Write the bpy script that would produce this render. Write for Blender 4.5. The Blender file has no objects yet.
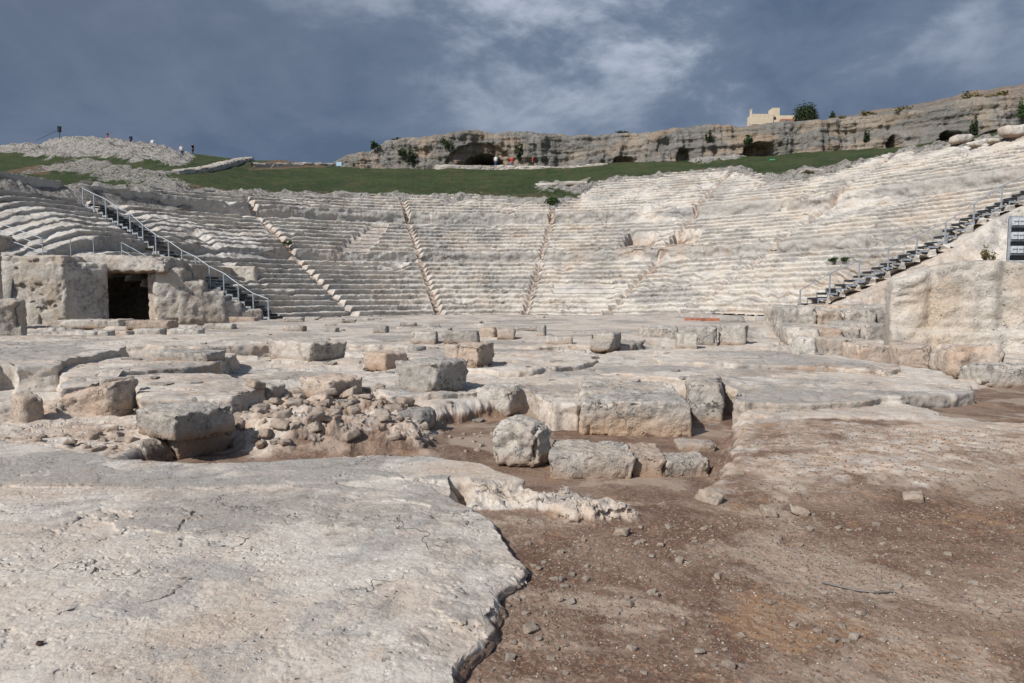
import bpy, math, random
import numpy as np
random.seed(7)
rng = np.random.default_rng(11)
SC = bpy.context.scene
COL = SC.collection
R = math.radians

# ------------------------------------------------------------------ camera model
CAMZ = 1.7; F = 683.0; PITCH = math.atan(51.5 / F)
CT, ST = math.cos(PITCH), math.sin(PITCH)
def ray(u, v):
    a = (u - 512) / F; b = (341.5 - v) / F
    return (a, CT + b * ST, -ST + b * CT)
def at_z(u, v, z):
    d = ray(u, v); t = (z - CAMZ) / d[2]
    return (d[0] * t, d[1] * t)
def at_y(u, v, y):
    d = ray(u, v); t = y / d[1]
    return (d[0] * t, y, CAMZ + d[2] * t)

# ------------------------------------------------------------------ noise
def _hash(ix, iy, iz, seed):
    h = (ix.astype(np.int64) * 374761393 + iy.astype(np.int64) * 668265263 + iz.astype(np.int64) * 2147483647 + seed * 974634777) & 0xffffffff
    h = ((h ^ (h >> 13)) * 1274126177) & 0xffffffff
    h = ((h ^ (h >> 16)) * 2246822519) & 0xffffffff
    return ((h ^ (h >> 15)) & 0xffffff) / float(0xffffff)
def vnoise(x, y, z=None, seed=0):
    x = np.asarray(x, float); y = np.asarray(y, float)
    ix = np.floor(x); iy = np.floor(y); fx = x - ix; fy = y - iy
    fx = fx * fx * fx * (fx * (fx * 6 - 15) + 10); fy = fy * fy * fy * (fy * (fy * 6 - 15) + 10)
    def plane(k):
        a = _hash(ix, iy, k, seed); b = _hash(ix + 1, iy, k, seed); c = _hash(ix, iy + 1, k, seed); d = _hash(ix + 1, iy + 1, k, seed)
        ab = a + (b - a) * fx; cd = c + (d - c) * fx
        return ab + (cd - ab) * fy
    if z is None:
        return plane(np.zeros_like(ix)) * 2 - 1
    z = np.asarray(z, float); iz = np.floor(z); fz = z - iz; fz = fz * fz * (3 - 2 * fz)
    p = plane(iz); q = plane(iz + 1)
    return (p + (q - p) * fz) * 2 - 1
def fbm(x, y, z=None, oct=4, seed=0, gain=.5, ridged=False):
    s = 0; a = 1; t = 0; c, sn = .8, .6
    for o in range(oct):
        n = vnoise(x, y, z, seed + o * 17)
        if ridged: n = 1 - 2 * np.abs(n)
        s = s + a * n; t += a; a *= gain
        x, y = (c * x - sn * y) * 2.03 + 3.1, (sn * x + c * y) * 2.03 + 7.7
        if z is not None: z = z * 2.03 + 1.3
    return s / t
def sstep(a, b, x):
    t = np.clip((x - a) / (b - a), 0, 1); return t * t * (3 - 2 * t)
def sdf(poly, X, Y):
    """signed distance, positive inside"""
    d = np.full(X.shape, 1e9); ins = np.zeros(X.shape, bool)
    n = len(poly)
    for i in range(n):
        x0, y0 = poly[i]; x1, y1 = poly[(i + 1) % n]
        ex, ey = x1 - x0, y1 - y0
        t = np.clip(((X - x0) * ex + (Y - y0) * ey) / (ex * ex + ey * ey + 1e-12), 0, 1)
        d = np.minimum(d, (X - x0 - ex * t) ** 2 + (Y - y0 - ey * t) ** 2)
        if y0 != y1:
            c = ((y0 > Y) != (y1 > Y)) & (X < ex * (Y - y0) / ey + x0)
            ins ^= c
    return np.sqrt(d) * np.where(ins, 1, -1)

# ------------------------------------------------------------------ objects
def new_obj(name, me, mat=None, parent=None, label=None, cat=None, group=None, kind=None):
    o = bpy.data.objects.new(name, me); COL.objects.link(o)
    if mat is not None and me is not None: me.materials.append(mat)
    if parent: o.parent = parent
    if label: o['label'] = label
    if cat: o['category'] = cat
    if group: o['group'] = group
    if kind: o['kind'] = kind
    return o
def mesh_from(name, V, Q, smooth=True, mask=None):
    V = np.asarray(V, np.float32); Q = np.asarray(Q, np.int32)
    k = Q.shape[1]
    me = bpy.data.meshes.new(name)
    me.vertices.add(len(V)); me.vertices.foreach_set('co', V.ravel())
    me.loops.add(Q.size); me.loops.foreach_set('vertex_index', Q.ravel())
    me.polygons.add(len(Q))
    me.polygons.foreach_set('loop_start', np.arange(0, Q.size, k, dtype=np.int32))
    try: me.polygons.foreach_set('loop_total', np.full(len(Q), k, np.int32))
    except Exception: pass
    me.update(calc_edges=True)
    me.polygons.foreach_set('use_smooth', np.full(len(Q), smooth))
    if mask is not None:
        ca = me.color_attributes.new('M', 'FLOAT_COLOR', 'POINT')
        c = np.ones((len(V), 4), np.float32); c[:, :3] = mask
        ca.data.foreach_set('color', c.ravel())
    return me
def grid_quads(nr, nc, keep=None):
    i = np.arange(nr - 1)[:, None] * nc + np.arange(nc - 1)[None, :]
    q = np.stack([i, i + 1, i + nc + 1, i + nc], -1)
    if keep is not None: q = q[keep]
    return q.reshape(-1, 4)
class MB:
    def __init__(s): s.v = []; s.f = []
    def box(s, c, size, axes=None):
        cx, cy, cz = c; a = axes or ((1, 0, 0), (0, 1, 0), (0, 0, 1)); n = len(s.v)
        for k in (-.5, .5):
            for j in (-.5, .5):
                for i in (-.5, .5):
                    s.v.append(tuple(c[m] + i * size[0] * a[0][m] + j * size[1] * a[1][m] + k * size[2] * a[2][m] for m in range(3)))
        s.f += [tuple(n + q for q in f) for f in ((0, 2, 3, 1), (4, 5, 7, 6), (0, 1, 5, 4), (2, 6, 7, 3), (0, 4, 6, 2), (1, 3, 7, 5))]
    def tube(s, p, q, r, seg=8):
        p = np.array(p, float); q = np.array(q, float); d = q - p; d /= np.linalg.norm(d)
        w = np.array((0, 0, 1.)) if abs(d[2]) < .9 else np.array((1., 0, 0))
        e = np.cross(d, w); e /= np.linalg.norm(e); g = np.cross(d, e); n = len(s.v)
        for c in (p, q):
            for k in range(seg):
                t = 2 * math.pi * k / seg; s.v.append(tuple(c + r * (math.cos(t) * e + math.sin(t) * g)))
        for k in range(seg): s.f.append((n + k, n + (k + 1) % seg, n + seg + (k + 1) % seg, n + seg + k))
        s.f.append(tuple(n + k for k in reversed(range(seg)))); s.f.append(tuple(n + seg + k for k in range(seg)))
    def mesh(s, name):
        me = bpy.data.meshes.new(name); me.from_pydata(s.v, [], s.f); me.update(); return me

# ------------------------------------------------------------------ materials
def newmat(name):
    m = bpy.data.materials.new(name); m.use_nodes = True
    nt = m.node_tree; nt.nodes.clear()
    out = nt.nodes.new('ShaderNodeOutputMaterial'); b = nt.nodes.new('ShaderNodeBsdfPrincipled')
    nt.links.new(b.outputs[0], out.inputs[0]); b.inputs['Roughness'].default_value = .92
    b.inputs['Specular IOR Level'].default_value = .25
    return m, nt, b
class NT:
    def __init__(s, nt): s.nt = nt
    def n(s, t, **kw):
        o = s.nt.nodes.new(t)
        for k, v in kw.items(): setattr(o, k, v)
        return o
    def l(s, a, b): s.nt.links.new(a, b)
    def noise(s, vec, scale, detail=4, rough=.6, dist=0, w=None):
        o = s.n('ShaderNodeTexNoise'); o.inputs['Scale'].default_value = scale; o.inputs['Detail'].default_value = detail
        o.inputs['Roughness'].default_value = rough; o.inputs['Distortion'].default_value = dist
        s.l(vec, o.inputs['Vector']); return o.outputs['Fac']
    def voro(s, vec, scale, feature='F1'):
        o = s.n('ShaderNodeTexVoronoi'); o.feature = feature; o.inputs['Scale'].default_value = scale
        s.l(vec, o.inputs['Vector']); return o.outputs['Distance']
    def ramp(s, fac, a, b, lo=0., hi=1.):
        o = s.n('ShaderNodeMapRange'); o.interpolation_type = 'SMOOTHSTEP'
        o.inputs[1].default_value = a; o.inputs[2].default_value = b; o.inputs[3].default_value = lo; o.inputs[4].default_value = hi
        s.l(fac, o.inputs[0]); return o.outputs[0]
    def math(s, op, a, b=None, c=None):
        o = s.n('ShaderNodeMath', operation=op)
        for i, x in enumerate((a, b, c)):
            if x is None: continue
            if isinstance(x, (int, float)): o.inputs[i].default_value = x
            else: s.l(x, o.inputs[i])
        return o.outputs[0]
    def mix(s, fac, a, b, mode='MIX'):
        o = s.n('ShaderNodeMix', data_type='RGBA', blend_type=mode)
        for i, x in ((0, fac), (6, a), (7, b)):
            if isinstance(x, (int, float)): o.inputs[i].default_value = x
            elif isinstance(x, tuple): o.inputs[i].default_value = (*x, 1)
            else: s.l(x, o.inputs[i])
        return o.outputs[2]
    def bump(s, h, dist, strength=1., normal=None):
        o = s.n('ShaderNodeBump'); o.inputs['Strength'].default_value = strength; o.inputs['Distance'].default_value = dist
        s.l(h, o.inputs['Height'])
        if normal is not None: s.l(normal, o.inputs['Normal'])
        return o.outputs[0]

PALE = (.53, .49, .435); PINK = (.47, .395, .325); GREY = (.325, .300, .270); DARK = (.135, .122, .108)
EARTH = (.115, .066, .045); MUD = (.205, .142, .104); ORANGE = (.36, .21, .115)

def rock_material(name, pale=PALE, warm=PINK, grey=GREY, dark=DARK, greyness=.5, s=1., masked=False, bumpd=.02, fine=1., smoothmask=False, base=0, stain=(.27, .175, .11)):
    m, nt, b = newmat(name); g = NT(nt)
    tc = g.n('ShaderNodeTexCoord')
    if masked: vec = tc.outputs['Object']; rnd = None
    else:
        oi = g.n('ShaderNodeObjectInfo'); add = g.n('ShaderNodeVectorMath', operation='ADD')
        g.l(tc.outputs['Object'], add.inputs[0]); mul = g.n('ShaderNodeVectorMath', operation='SCALE'); mul.inputs[0].default_value = (37, 91, 53)
        g.l(oi.outputs['Random'], mul.inputs['Scale']); g.l(mul.outputs[0], add.inputs[1]); vec = add.outputs[0]; rnd = oi.outputs['Random']
    n1 = g.noise(vec, 1.1 * s, 6, .62); n2 = g.noise(vec, 5.5 * s, 6, .68); n3 = g.noise(vec, 28 * s * fine, 5, .7); n4 = g.noise(vec, .45 * s, 4, .55, .6)
    c = g.mix(g.ramp(n1, .38, .66), pale, warm)
    gm = g.math('ADD', g.math('MULTIPLY', n4, .55), g.math('MULTIPLY', n2, .45))
    if masked:
        at = g.n('ShaderNodeAttribute', attribute_name='M'); sep = g.n('ShaderNodeSeparateColor'); g.l(at.outputs['Color'], sep.inputs[0])
        er, gr, wr = sep.outputs[0], sep.outputs[1], sep.outputs[2]
        gm = g.math('ADD', gm, g.math('MULTIPLY_ADD', gr, .5, -.25))
    elif rnd is not None:
        gm = g.math('ADD', gm, g.math('MULTIPLY_ADD', rnd, .10, -.05))
    t = .62 - greyness * .2
    c = g.mix(g.ramp(gm, t - .07, t + .09), c, grey)
    dk = g.math('MULTIPLY', g.ramp(n2, .52, .68), g.ramp(n4, .44, .6))
    c = g.mix(g.math('MULTIPLY', dk, .55), c, dark)
    sp = g.ramp(n3, .56, .72)
    c = g.mix(g.math('MULTIPLY', sp, .30), c, dark)
    hl = g.ramp(n3, .30, .44, 1, 0)
    c = g.mix(g.math('MULTIPLY', hl, .35), c, (.62, .56, .49))
    if masked:
        c = g.mix(g.math('MULTIPLY', g.math('MULTIPLY', wr, g.ramp(n2, .3, .65)), .85), c, ORANGE)
        e1 = g.mix(g.ramp(g.noise(vec, 1.3, 7, .65, .8), .4, .62), EARTH, MUD)
        e1 = g.mix(g.math('MULTIPLY', g.ramp(g.noise(vec, .9, 6, .7, 1.), .54, .64), .7), e1, (.27, .16, .085))
        e1 = g.mix(g.math('MULTIPLY', g.ramp(g.noise(vec, .75, 8, .68, .5), .50, .58), .8), e1, (.33, .262, .205))
        e1 = g.mix(g.math('MULTIPLY', g.ramp(g.noise(vec, 34, 4, .7), .5, .62), .5), e1, (.32, .25, .195))
        e1 = g.mix(g.math('MULTIPLY', g.ramp(g.noise(vec, 90, 3, .7), .58, .68), .35), e1, (.32, .26, .21))
        em = g.math('ADD', er, g.math('MULTIPLY_ADD', n2, .5, -.25))
        c = g.mix(g.ramp(em, .32, .68), c, e1)
    g.l(c, b.inputs['Base Color'])
    def ridged(scale, detail):
        f = g.noise(vec, scale, detail, .6, .3); return g.math('SUBTRACT', 1.0, g.math('ABSOLUTE', g.math('MULTIPLY_ADD', f, 4., -2.)))
    r1 = ridged(2.6 * s, 7); r2 = ridged(11 * s * fine, 5)
    # pits and holes
    mp = g.n('ShaderNodeVectorMath', operation='ADD'); g.l(vec, mp.inputs[0])
    nv = g.n('ShaderNodeTexNoise'); nv.inputs['Scale'].default_value = 9 * s; g.l(vec, nv.inputs['Vector']); sc_ = g.n('ShaderNodeVectorMath', operation='SCALE'); g.l(nv.outputs['Color'], sc_.inputs[0]); sc_.inputs['Scale'].default_value = .12 / s; g.l(sc_.outputs[0], mp.inputs[1])
    vr = g.voro(mp.outputs[0], 17 * s); pit = g.ramp(vr, .06, .26); pm_ = g.ramp(n2, .50, .62)
    pitc = g.math('MULTIPLY', g.math('SUBTRACT', 1.0, pit), pm_)
    # fracture lines
    ce = g.n('ShaderNodeTexVoronoi', feature='DISTANCE_TO_EDGE'); ce.inputs['Scale'].default_value = .7 * s; sc2 = g.n('ShaderNodeVectorMath', operation='SCALE'); g.l(nv.outputs['Color'], sc2.inputs[0]); sc2.inputs['Scale'].default_value = .5 / s
    ad2 = g.n('ShaderNodeVectorMath', operation='ADD'); g.l(vec, ad2.inputs[0]); g.l(sc2.outputs[0], ad2.inputs[1]); g.l(ad2.outputs[0], ce.inputs['Vector'])
    crk = g.math('MULTIPLY', g.ramp(ce.outputs['Distance'], .0, .010, 1, 0), g.ramp(n4, .50, .58))
    if masked: crk = g.math('MULTIPLY', crk, g.ramp(er, .1, .4, 1, 0))
    h = g.math('ADD', g.math('MULTIPLY', n2, .7), g.math('MULTIPLY', r1, -.30)); h = g.math('ADD', h, g.math('MULTIPLY', r2, -.12))
    h = g.math('SUBTRACT', h, g.math('MULTIPLY', pitc, .55)); h = g.math('SUBTRACT', h, g.math('MULTIPLY', crk, .6))
    h = g.math('ADD', h, g.math('MULTIPLY', g.noise(vec, 80 * s * fine, 4, .75), .16))
    cavity_dark = g.math('MAXIMUM', g.math('MULTIPLY', pitc, .75), g.math('MULTIPLY', crk, .7))  # cavity darkness and pit dirt painted into the colour of pits, cracks and creases
    cavity_dark = g.math('MAXIMUM', cavity_dark, g.math('MULTIPLY', g.ramp(r2, .86, .99), .28))
    if masked: cavity_dark = g.math('MULTIPLY', cavity_dark, g.ramp(er, .3, .6, 1, 0))
    if rnd is not None:
        vv_ = g.math('MULTIPLY_ADD', rnd, .26, .84); cb = g.n('ShaderNodeCombineColor'); [g.l(vv_, cb.inputs[q]) for q in range(3)]; c = g.mix(1., c, cb.outputs[0], 'MULTIPLY')
    if masked:
        st = g.math('MULTIPLY', g.ramp(g.noise(vec, .9 * s, 10, .74, .5), .52, .60), g.ramp(er, .3, .6, 1, 0)); c = g.mix(g.math('MULTIPLY', st, .5), c, (.27, .262, .255))
        so2 = g.math('MULTIPLY', g.ramp(g.noise(vec, 1.3 * s, 9, .7, .8), .60, .68), g.ramp(er, .3, .6, 1, 0)); c = g.mix(g.math('MULTIPLY', so2, .5), c, (.42, .27, .155))
    c = g.mix(cavity_dark, c, tuple(q * .62 for q in dark))
    if base:
        so_ = g.n('ShaderNodeSeparateXYZ'); g.l(tc.outputs['Object'], so_.inputs[0]); bm = g.math('ADD', so_.outputs[2], g.math('MULTIPLY_ADD', n2, .30, -.15))
        c = g.mix(g.math('MULTIPLY', g.ramp(bm, .02, base, 1, 0), .75), c, stain)
    g.l(c, b.inputs['Base Color'])
    if smoothmask:
        fl = g.noise(vec, .8, 4, .6); h = g.math('MULTIPLY', h, g.ramp(fl, .40, .60, .35, 1.))
    g.l(g.bump(h, bumpd), b.inputs['Normal'])
    return m
M_ground = rock_material('bedrock_ground', masked=True, greyness=.42, bumpd=.024, fine=1.3, smoothmask=True)
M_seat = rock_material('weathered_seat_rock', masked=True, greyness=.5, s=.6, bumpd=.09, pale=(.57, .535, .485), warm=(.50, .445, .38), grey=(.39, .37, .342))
M_block = rock_material('limestone_block', greyness=.45, s=1.1, bumpd=.06, base=.2)
M_grey = rock_material('grey_limestone_block', greyness=.75, s=1.1, bumpd=.06, warm=(.42, .36, .30), base=.15)
M_big = rock_material('stained_limestone', greyness=.4, s=1.1, bumpd=.06, base=.50, stain=(.43, .28, .17), warm=(.47, .37, .28))
M_warm = rock_material('pinkish_limestone', greyness=.12, s=1.1, bumpd=.06, base=.2, pale=(.49, .405, .335), warm=(.43, .315, .235))
M_wall = rock_material('cut_rock_wall', greyness=.4, s=.6, bumpd=.12, warm=(.46, .375, .29))
M_cliff = rock_material('cliff_rock', masked=True, greyness=.75, s=.3, bumpd=.5, pale=(.30, .255, .205), warm=(.27, .205, .15), grey=(.185, .175, .158), dark=(.07, .066, .055), fine=.6)
M_stone = rock_material('loose_stone', greyness=.4, s=4, bumpd=.006, pale=(.40, .335, .275), warm=(.33, .24, .175), grey=(.27, .235, .205))

def simple(name, col, rough=.6, metal=0., var=.25, scale=8):
    m, nt, b = newmat(name); g = NT(nt); tc = g.n('ShaderNodeTexCoord')
    n = g.noise(tc.outputs['Object'], scale, 4, .6)
    c = g.mix(g.ramp(n, .3, .7), tuple(x * (1 - var) for x in col), tuple(min(1, x * (1 + var)) for x in col))
    g.l(c, b.inputs['Base Color']); b.inputs['Roughness'].default_value = rough; b.inputs['Metallic'].default_value = metal
    return m
M_metal = simple('galvanised_steel', (.33, .36, .39), .5, .3)
M_tread = simple('dark_stair_grating', (.055, .06, .068), .7, .2)
M_brick = simple('terracotta_brick', (.34, .13, .08), .9, 0, .35, 5)
M_leaf = simple('leaf_green', (.045, .075, .025), .8, 0, .5, 3)
M_leafd = simple('dark_leaf_green', (.03, .045, .018), .8, 0, .5, 3)
M_dry = simple('dry_scrub_leaf', (.14, .115, .05), .85, 0, .4, 3)
M_wood = simple('bark', (.10, .075, .05), .9)
M_plaster = simple('cream_plaster', (.52, .44, .33), .9, 0, .12, 2)
M_dark = simple('dark_opening', (.03, .028, .026), .9)
M_skin = simple('skin', (.42, .25, .18), .6); M_black = simple('black_cloth', (.02, .02, .024), .9); M_white = simple('white_cloth', (.6, .6, .6), .9)
M_red = simple('red_cloth', (.45, .03, .03), .9); M_blue = simple('blue_cloth', (.06, .09, .2), .9); M_sign = simple('pale_blue_sign', (.35, .5, .65), .5)
M_green = simple('green_tarpaulin', (.05, .25, .13), .6); M_roof = simple('tile_roof', (.3, .13, .07), .9)

def grass_material():
    m, nt, b = newmat('hillside_grass'); g = NT(nt); tc = g.n('ShaderNodeTexCoord'); vec = tc.outputs['Object']
    at = g.n('ShaderNodeAttribute', attribute_name='M'); sep = g.n('ShaderNodeSeparateColor'); g.l(at.outputs['Color'], sep.inputs[0])
    n1 = g.noise(vec, .22, 5, .6); n2 = g.noise(vec, 1.6, 6, .7); n3 = g.noise(vec, 7, 4, .7)
    c = g.mix(g.ramp(n1, .35, .65), (.036, .066, .020), (.072, .102, .034))
    c = g.mix(g.math('MULTIPLY', g.ramp(n2, .48, .62), .7), c, (.115, .105, .055))
    c = g.mix(g.math('MULTIPLY', g.ramp(g.noise(vec, .5, 6, .7), .54, .64), .6), c, (.14, .11, .065))
    c = g.mix(g.math('MULTIPLY', g.ramp(n3, .5, .66), .5), c, (.022, .035, .012))
    br = g.math('ADD', sep.outputs[2], g.math('MULTIPLY_ADD', n2, .6, -.3))
    c = g.mix(g.ramp(br, .35, .7), c, (.19, .13, .08))
    rk = g.mix(g.ramp(n2, .44, .66), (.52, .485, .44), (.20, .185, .165))
    rk = g.mix(g.math('MULTIPLY', g.ramp(n3, .50, .62), .7), rk, (.07, .062, .05))
    rm = g.math('ADD', sep.outputs[0], g.math('MULTIPLY_ADD', n2, 1.8, -.9))
    c = g.mix(g.ramp(rm, .45, .58), c, rk)
    g.l(c, b.inputs['Base Color'])
    h = g.math('ADD', n2, g.math('MULTIPLY', n3, 1.2)); g.l(g.bump(h, .4), b.inputs['Normal'])
    return m
M_grass = grass_material()

# ------------------------------------------------------------------ theatre geometry tables
CX, CY = -1.3, 34.0
def R0(phi): return np.interp(phi, [-90, 33, 53, 81, 100], [14, 14, 15.0, 16.2, 17])
def floorz(phi): return np.interp(phi, [-90, 30, 60, 100], [0, 0, .3, .35])
# profile break points
P = [(-1.5, 0.0)]; RISERS = []
n = 0.; z = 0.; h = .365; run = .85
def riser(dz):
    global n, z
    P.append((n, z)); P.append((n + .05, z + dz)); RISERS.append((n, z, dz)); n += .05; z += dz
riser(.30); n += .9
for k in range(10): riser(h); n += run - .05
n += .55; riser(.95); n += .6
for k in range(8): riser(h); n += run - .05
n += .5; riser(1.25); n += .75
while n < 44: riser(h); n += run - .05
P.append((n, z))
PN = np.array([p[0] for p in P]); PZ = np.array([p[1] for p in P])
def prof(nn): return np.interp(nn, PN, PZ)
SN = np.array([-2, 0, 1] + [r[0] + .45 for r in RISERS[2:]]); SZ = np.array([0, 0, .3] + [r[1] + r[2] for r in RISERS[2:]])
def sprof(nn): return np.interp(nn, SN, SZ) - .12
def proj(x, y, z):
    d = y * CT - (z - CAMZ) * ST; up = y * ST + (z - CAMZ) * CT
    return 512 + F * x / d, 341.5 - F * up / d
RIM_U = [-150, 0, 90, 200, 300, 400, 480, 535, 560, 582, 592, 640, 700, 735, 775, 820, 845, 900, 960, 1024, 1150]
RIM_V = [188, 189, 191, 194.5, 197, 198, 199, 203, 206, 200, 184.5, 180, 173, 171, 183, 179, 168, 154, 146, 136, 118]
NT_P = list(range(-72, 83, 1)); NT_N = []
for ph_ in NT_P:
    n_ = 8.
    while n_ < 41:
        r_ = float(R0(ph_)) + n_; u_, v_ = proj(CX + math.sin(R(ph_)) * r_, CY + math.cos(R(ph_)) * r_, float(sprof(n_)) + float(floorz(ph_)))
        if v_ <= np.interp(u_, RIM_U, RIM_V): break
        n_ += .05
    NT_N.append(n_)
NT_N = list(np.convolve(np.pad(NT_N, 1, mode='edge'), (.25, .5, .25), 'valid'))
def ntop(phi): return np.interp(phi, NT_P, NT_N)
AISLES = [-65, -40, -15.5, 9, 33, 53, 81]
def pol(phi, r): return (CX + np.sin(np.radians(phi)) * r, CY + np.cos(np.radians(phi)) * r)

# far curve of the hillside (u, depth, base z, cliff top z)
FAR = [(-500, 128, 26.5, 0), (-150, 118, 25.2, 0), (0, 112, 25.0, 0), (35, 111, 25.0, 0), (60, 110, 26.0, 0), (100, 110, 25.9, 0), (150, 112, 25.1, 0), (190, 113, 24.3, 0), (250, 108, 22.2, 0), (300, 103, 20.9, 0),
       (325, 101, 20.1, 20.5), (345, 99, 19.4, 21.6), (368, 98, 19.1, 22.0), (388, 97, 18.9, 23.5), (430, 96, 18.8, 23.4), (447, 95, 18.8, 23.9), (480, 95, 18.8, 24.3), (520, 95, 18.8, 23.9), (560, 95, 18.9, 23.3), (600, 94, 19.1, 23.0), (640, 92, 18.9, 22.7), (655, 90, 18.6, 23.0),
       (700, 89, 18.5, 23.4), (750, 87, 18.6, 22.8), (800, 85, 18.7, 22.7), (850, 83, 18.7, 22.9), (900, 80, 18.6, 22.8), (960, 77, 18.7, 23.2), (1024, 75, 19.3, 23.6), (1120, 72, 19.8, 25), (1300, 68, 20.5, 26)]
def fixf(f):
    u, D, z0, z1 = f
    ex = lambda z: at_y(u, 290 - (z - 1.7) / D * F, D)
    return (u, D, ex(z0)[2], ex(z1)[2] if z1 else 0, ex(z0)[0])
FAR = [fixf(f) for f in FAR]
fx = np.array([f[4] for f in FAR]); fy = np.array([float(f[1]) for f in FAR]); fz = np.array([f[2] for f in FAR])
fphi = np.degrees(np.arctan2(fx - CX, fy - CY)); frad = np.hypot(fx - CX, fy - CY)
def hill_h(phi, r):
    rt = R0(phi) + ntop(phi); zt = sprof(ntop(phi)) + floorz(phi) + .1
    rf = np.interp(phi, fphi, frad); zf = np.interp(phi, fphi, fz)
    t = np.clip((r - rt) / (rf - rt), 0, 1)
    hh = zt + (zf - zt) * (t * .85 + .15 * (1 - (1 - t) ** 2))
    over = np.maximum(r - rf, 0)
    return hh - np.where(phi < fphi[10], 1, 0) * over * .06
def surf(x, y):
    phi = math.degrees(math.atan2(x - CX, y - CY)); r = math.hypot(x - CX, y - CY)
    nn = r - float(R0(phi))
    if nn < float(ntop(phi)): return float(prof(nn)) + float(floorz(phi))
    return float(hill_h(phi, r))
def hit(u, v, y0=38., y1=140.):
    a = (u - 512) / F; y = y0; last = None
    while y < y1:
        d = ray(u, v); t = y / d[1]; zz = CAMZ + d[2] * t; x = d[0] * t
        if surf(x, y) >= zz: return (x, y)
        y += .1
    return (x, y)

# ------------------------------------------------------------------ the cavea
def ycut(x): return np.interp(x, [-60, -40, -26, -23, -21.5, -18.8, -16, -14.2, -12], [33, 34.6, 34.8, 35.6, 37.4, 37.6, 38.6, 39.6, 39.2])
def build_cavea():
    ns = [-.35]
    for i in range(len(P) - 1):
        a, b = P[i][0], P[i + 1][0]
        if a < -.5: a = -.3
        m = (4 if P[i + 1][1] - P[i][1] < .5 else 10) if (b - a) < .1 else max(2, int(round((b - a) / .13)))
        ns += list(np.linspace(a, b, m + 1)[1:])
    ns = np.array(ns); ns = ns[ns < 41.5]
    phis = np.arange(-98, 83.4, .13)
    N, PH = np.meshgrid(ns, phis, indexing='ij')
    rr0 = R0(PH); arc = np.radians(PH) * (rr0 + N)
    rowid = np.searchsorted(np.array([r[0] for r in RISERS]) - .01, N)
    # wobble of edges
    wob = fbm(arc * .9, rowid * 3.7, oct=4, seed=3) * .10 + fbm(arc * .22, rowid * .35, oct=2, seed=5) * .08
    chips = np.maximum(0, fbm(arc * 2.6, rowid * 5.3, oct=3, seed=6) - .28) * .7
    xx0, yy0 = pol(PH, rr0 + N)
    # erosion
    er = fbm(xx0 * .16, yy0 * .16, oct=4, seed=9)
    er = sstep(.16, .7, er + np.where(N > 22, .28, 0) + np.where((PH < -40) & (N > 12), .25, 0) + np.where((PH > 35) & (N > 12), .14, 0) - np.where(N < 9.5, .35, 0))
    er *= .7
    z = prof(N) * (1 - er) + (sprof(N) + .1) * er
    sm = np.zeros_like(N)
    aid = np.zeros_like(N)
    for a in AISLES:
        d = np.abs(np.radians(PH - a)) * (rr0 + N) + fbm(N * .9, PH * .2, oct=3, seed=21) * .14
        wdt = (.26 if N.mean() else 0) if a not in (-65, 81) else .5
        aid = np.maximum(aid, 1 - sstep(wdt - .18, wdt + .16, d))
    stepz = sprof(N) - .05
    z = z * (1 - aid) + (stepz - .12 - .5 * np.exp(-((N - 18.3) / .9) ** 2)) * aid
    # notch cut right through the upper wall beside aisles
    rough = fbm(xx0 * .9, yy0 * .9, oct=5, seed=31) * .05 + fbm(xx0 * 3.1, yy0 * 3.1, oct=4, seed=32) * .045
    z = z + rough * (1 + 1.8 * er) - chips * .28 - er * .15 * fbm(xx0 * .5, yy0 * .5, oct=3, seed=33)
    big = np.maximum(0, fbm(xx0 * .33, yy0 * .33, oct=3, seed=41) - .34)
    z -= big * 1.1 * (N > 1.5)
    warm = np.clip(aid * .65 + .9 * np.maximum(0, fbm(xx0 * .35, yy0 * .35, oct=4, seed=51) - .18), 0, 1)
    earth = np.clip(aid * .50, 0, 1)
    # smooth patches and the carved recess
    def patch(pts):
        return [hit(u, v) for u, v in pts]
    for pts, kind in (([(338, 252), (352, 236), (372, 223), (388, 223), (378, 240), (366, 252)], 'slab'),
                      ([(552, 294), (552, 284), (612, 282), (614, 296)], 'slab2'),
                      ([(616, 251), (630, 231), (657, 231), (650, 251)], 'rec'), ([(659, 252), (676, 231), (704, 231), (690, 252)], 'rec')):
        pw = patch(pts); d = sdf(pw, xx0, yy0); mk = sstep(-.12, .12, d + fbm(xx0, yy0, oct=3, seed=61) * .2)
        if kind == 'slab': z = z * (1 - mk) + (sprof(N) - .15 + rough * .6) * mk; earth = np.maximum(earth, mk * .42); warm = np.maximum(warm, mk * .25)
        elif kind == 'slab2': z = z * (1 - mk) + (sprof(N) - .02 + rough * .3) * mk; sm = np.maximum(sm, mk * .5)
        else:
            z = z * (1 - mk) + (prof(11.4) + .05 + (N - 12.5) * .14 + rough) * mk; warm = np.maximum(warm, mk * .75)
    # riser stain: weathered lower faces
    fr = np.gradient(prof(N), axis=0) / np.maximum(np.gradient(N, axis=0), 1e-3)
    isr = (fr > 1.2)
    r = rr0 + N + wob * np.where(N > .3, 1, .3) + chips * .12 * isr
    z = z * (1 - .36 * (1 - sstep(-90, -73, PH))) + floorz(PH)
    x, y = pol(PH, r)
    rn = np.array([q[0] for q in RISERS]); rd = np.array([q[2] for q in RISERS]); ridx = np.clip(np.searchsorted(rn, N + .001) - 1, 0, len(rn) - 1)
    frac = np.clip((N - rn[ridx]) / .05, 0, 1); onr = (N >= rn[ridx] - .001) & (N < rn[ridx] + .052)
    under = np.where(onr, sstep(.75, .2, frac), 0); tall = (rd[ridx] > .5) & onr
    steep = np.clip(isr * 1. + .25, 0, 1) * (N > .3)
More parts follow.
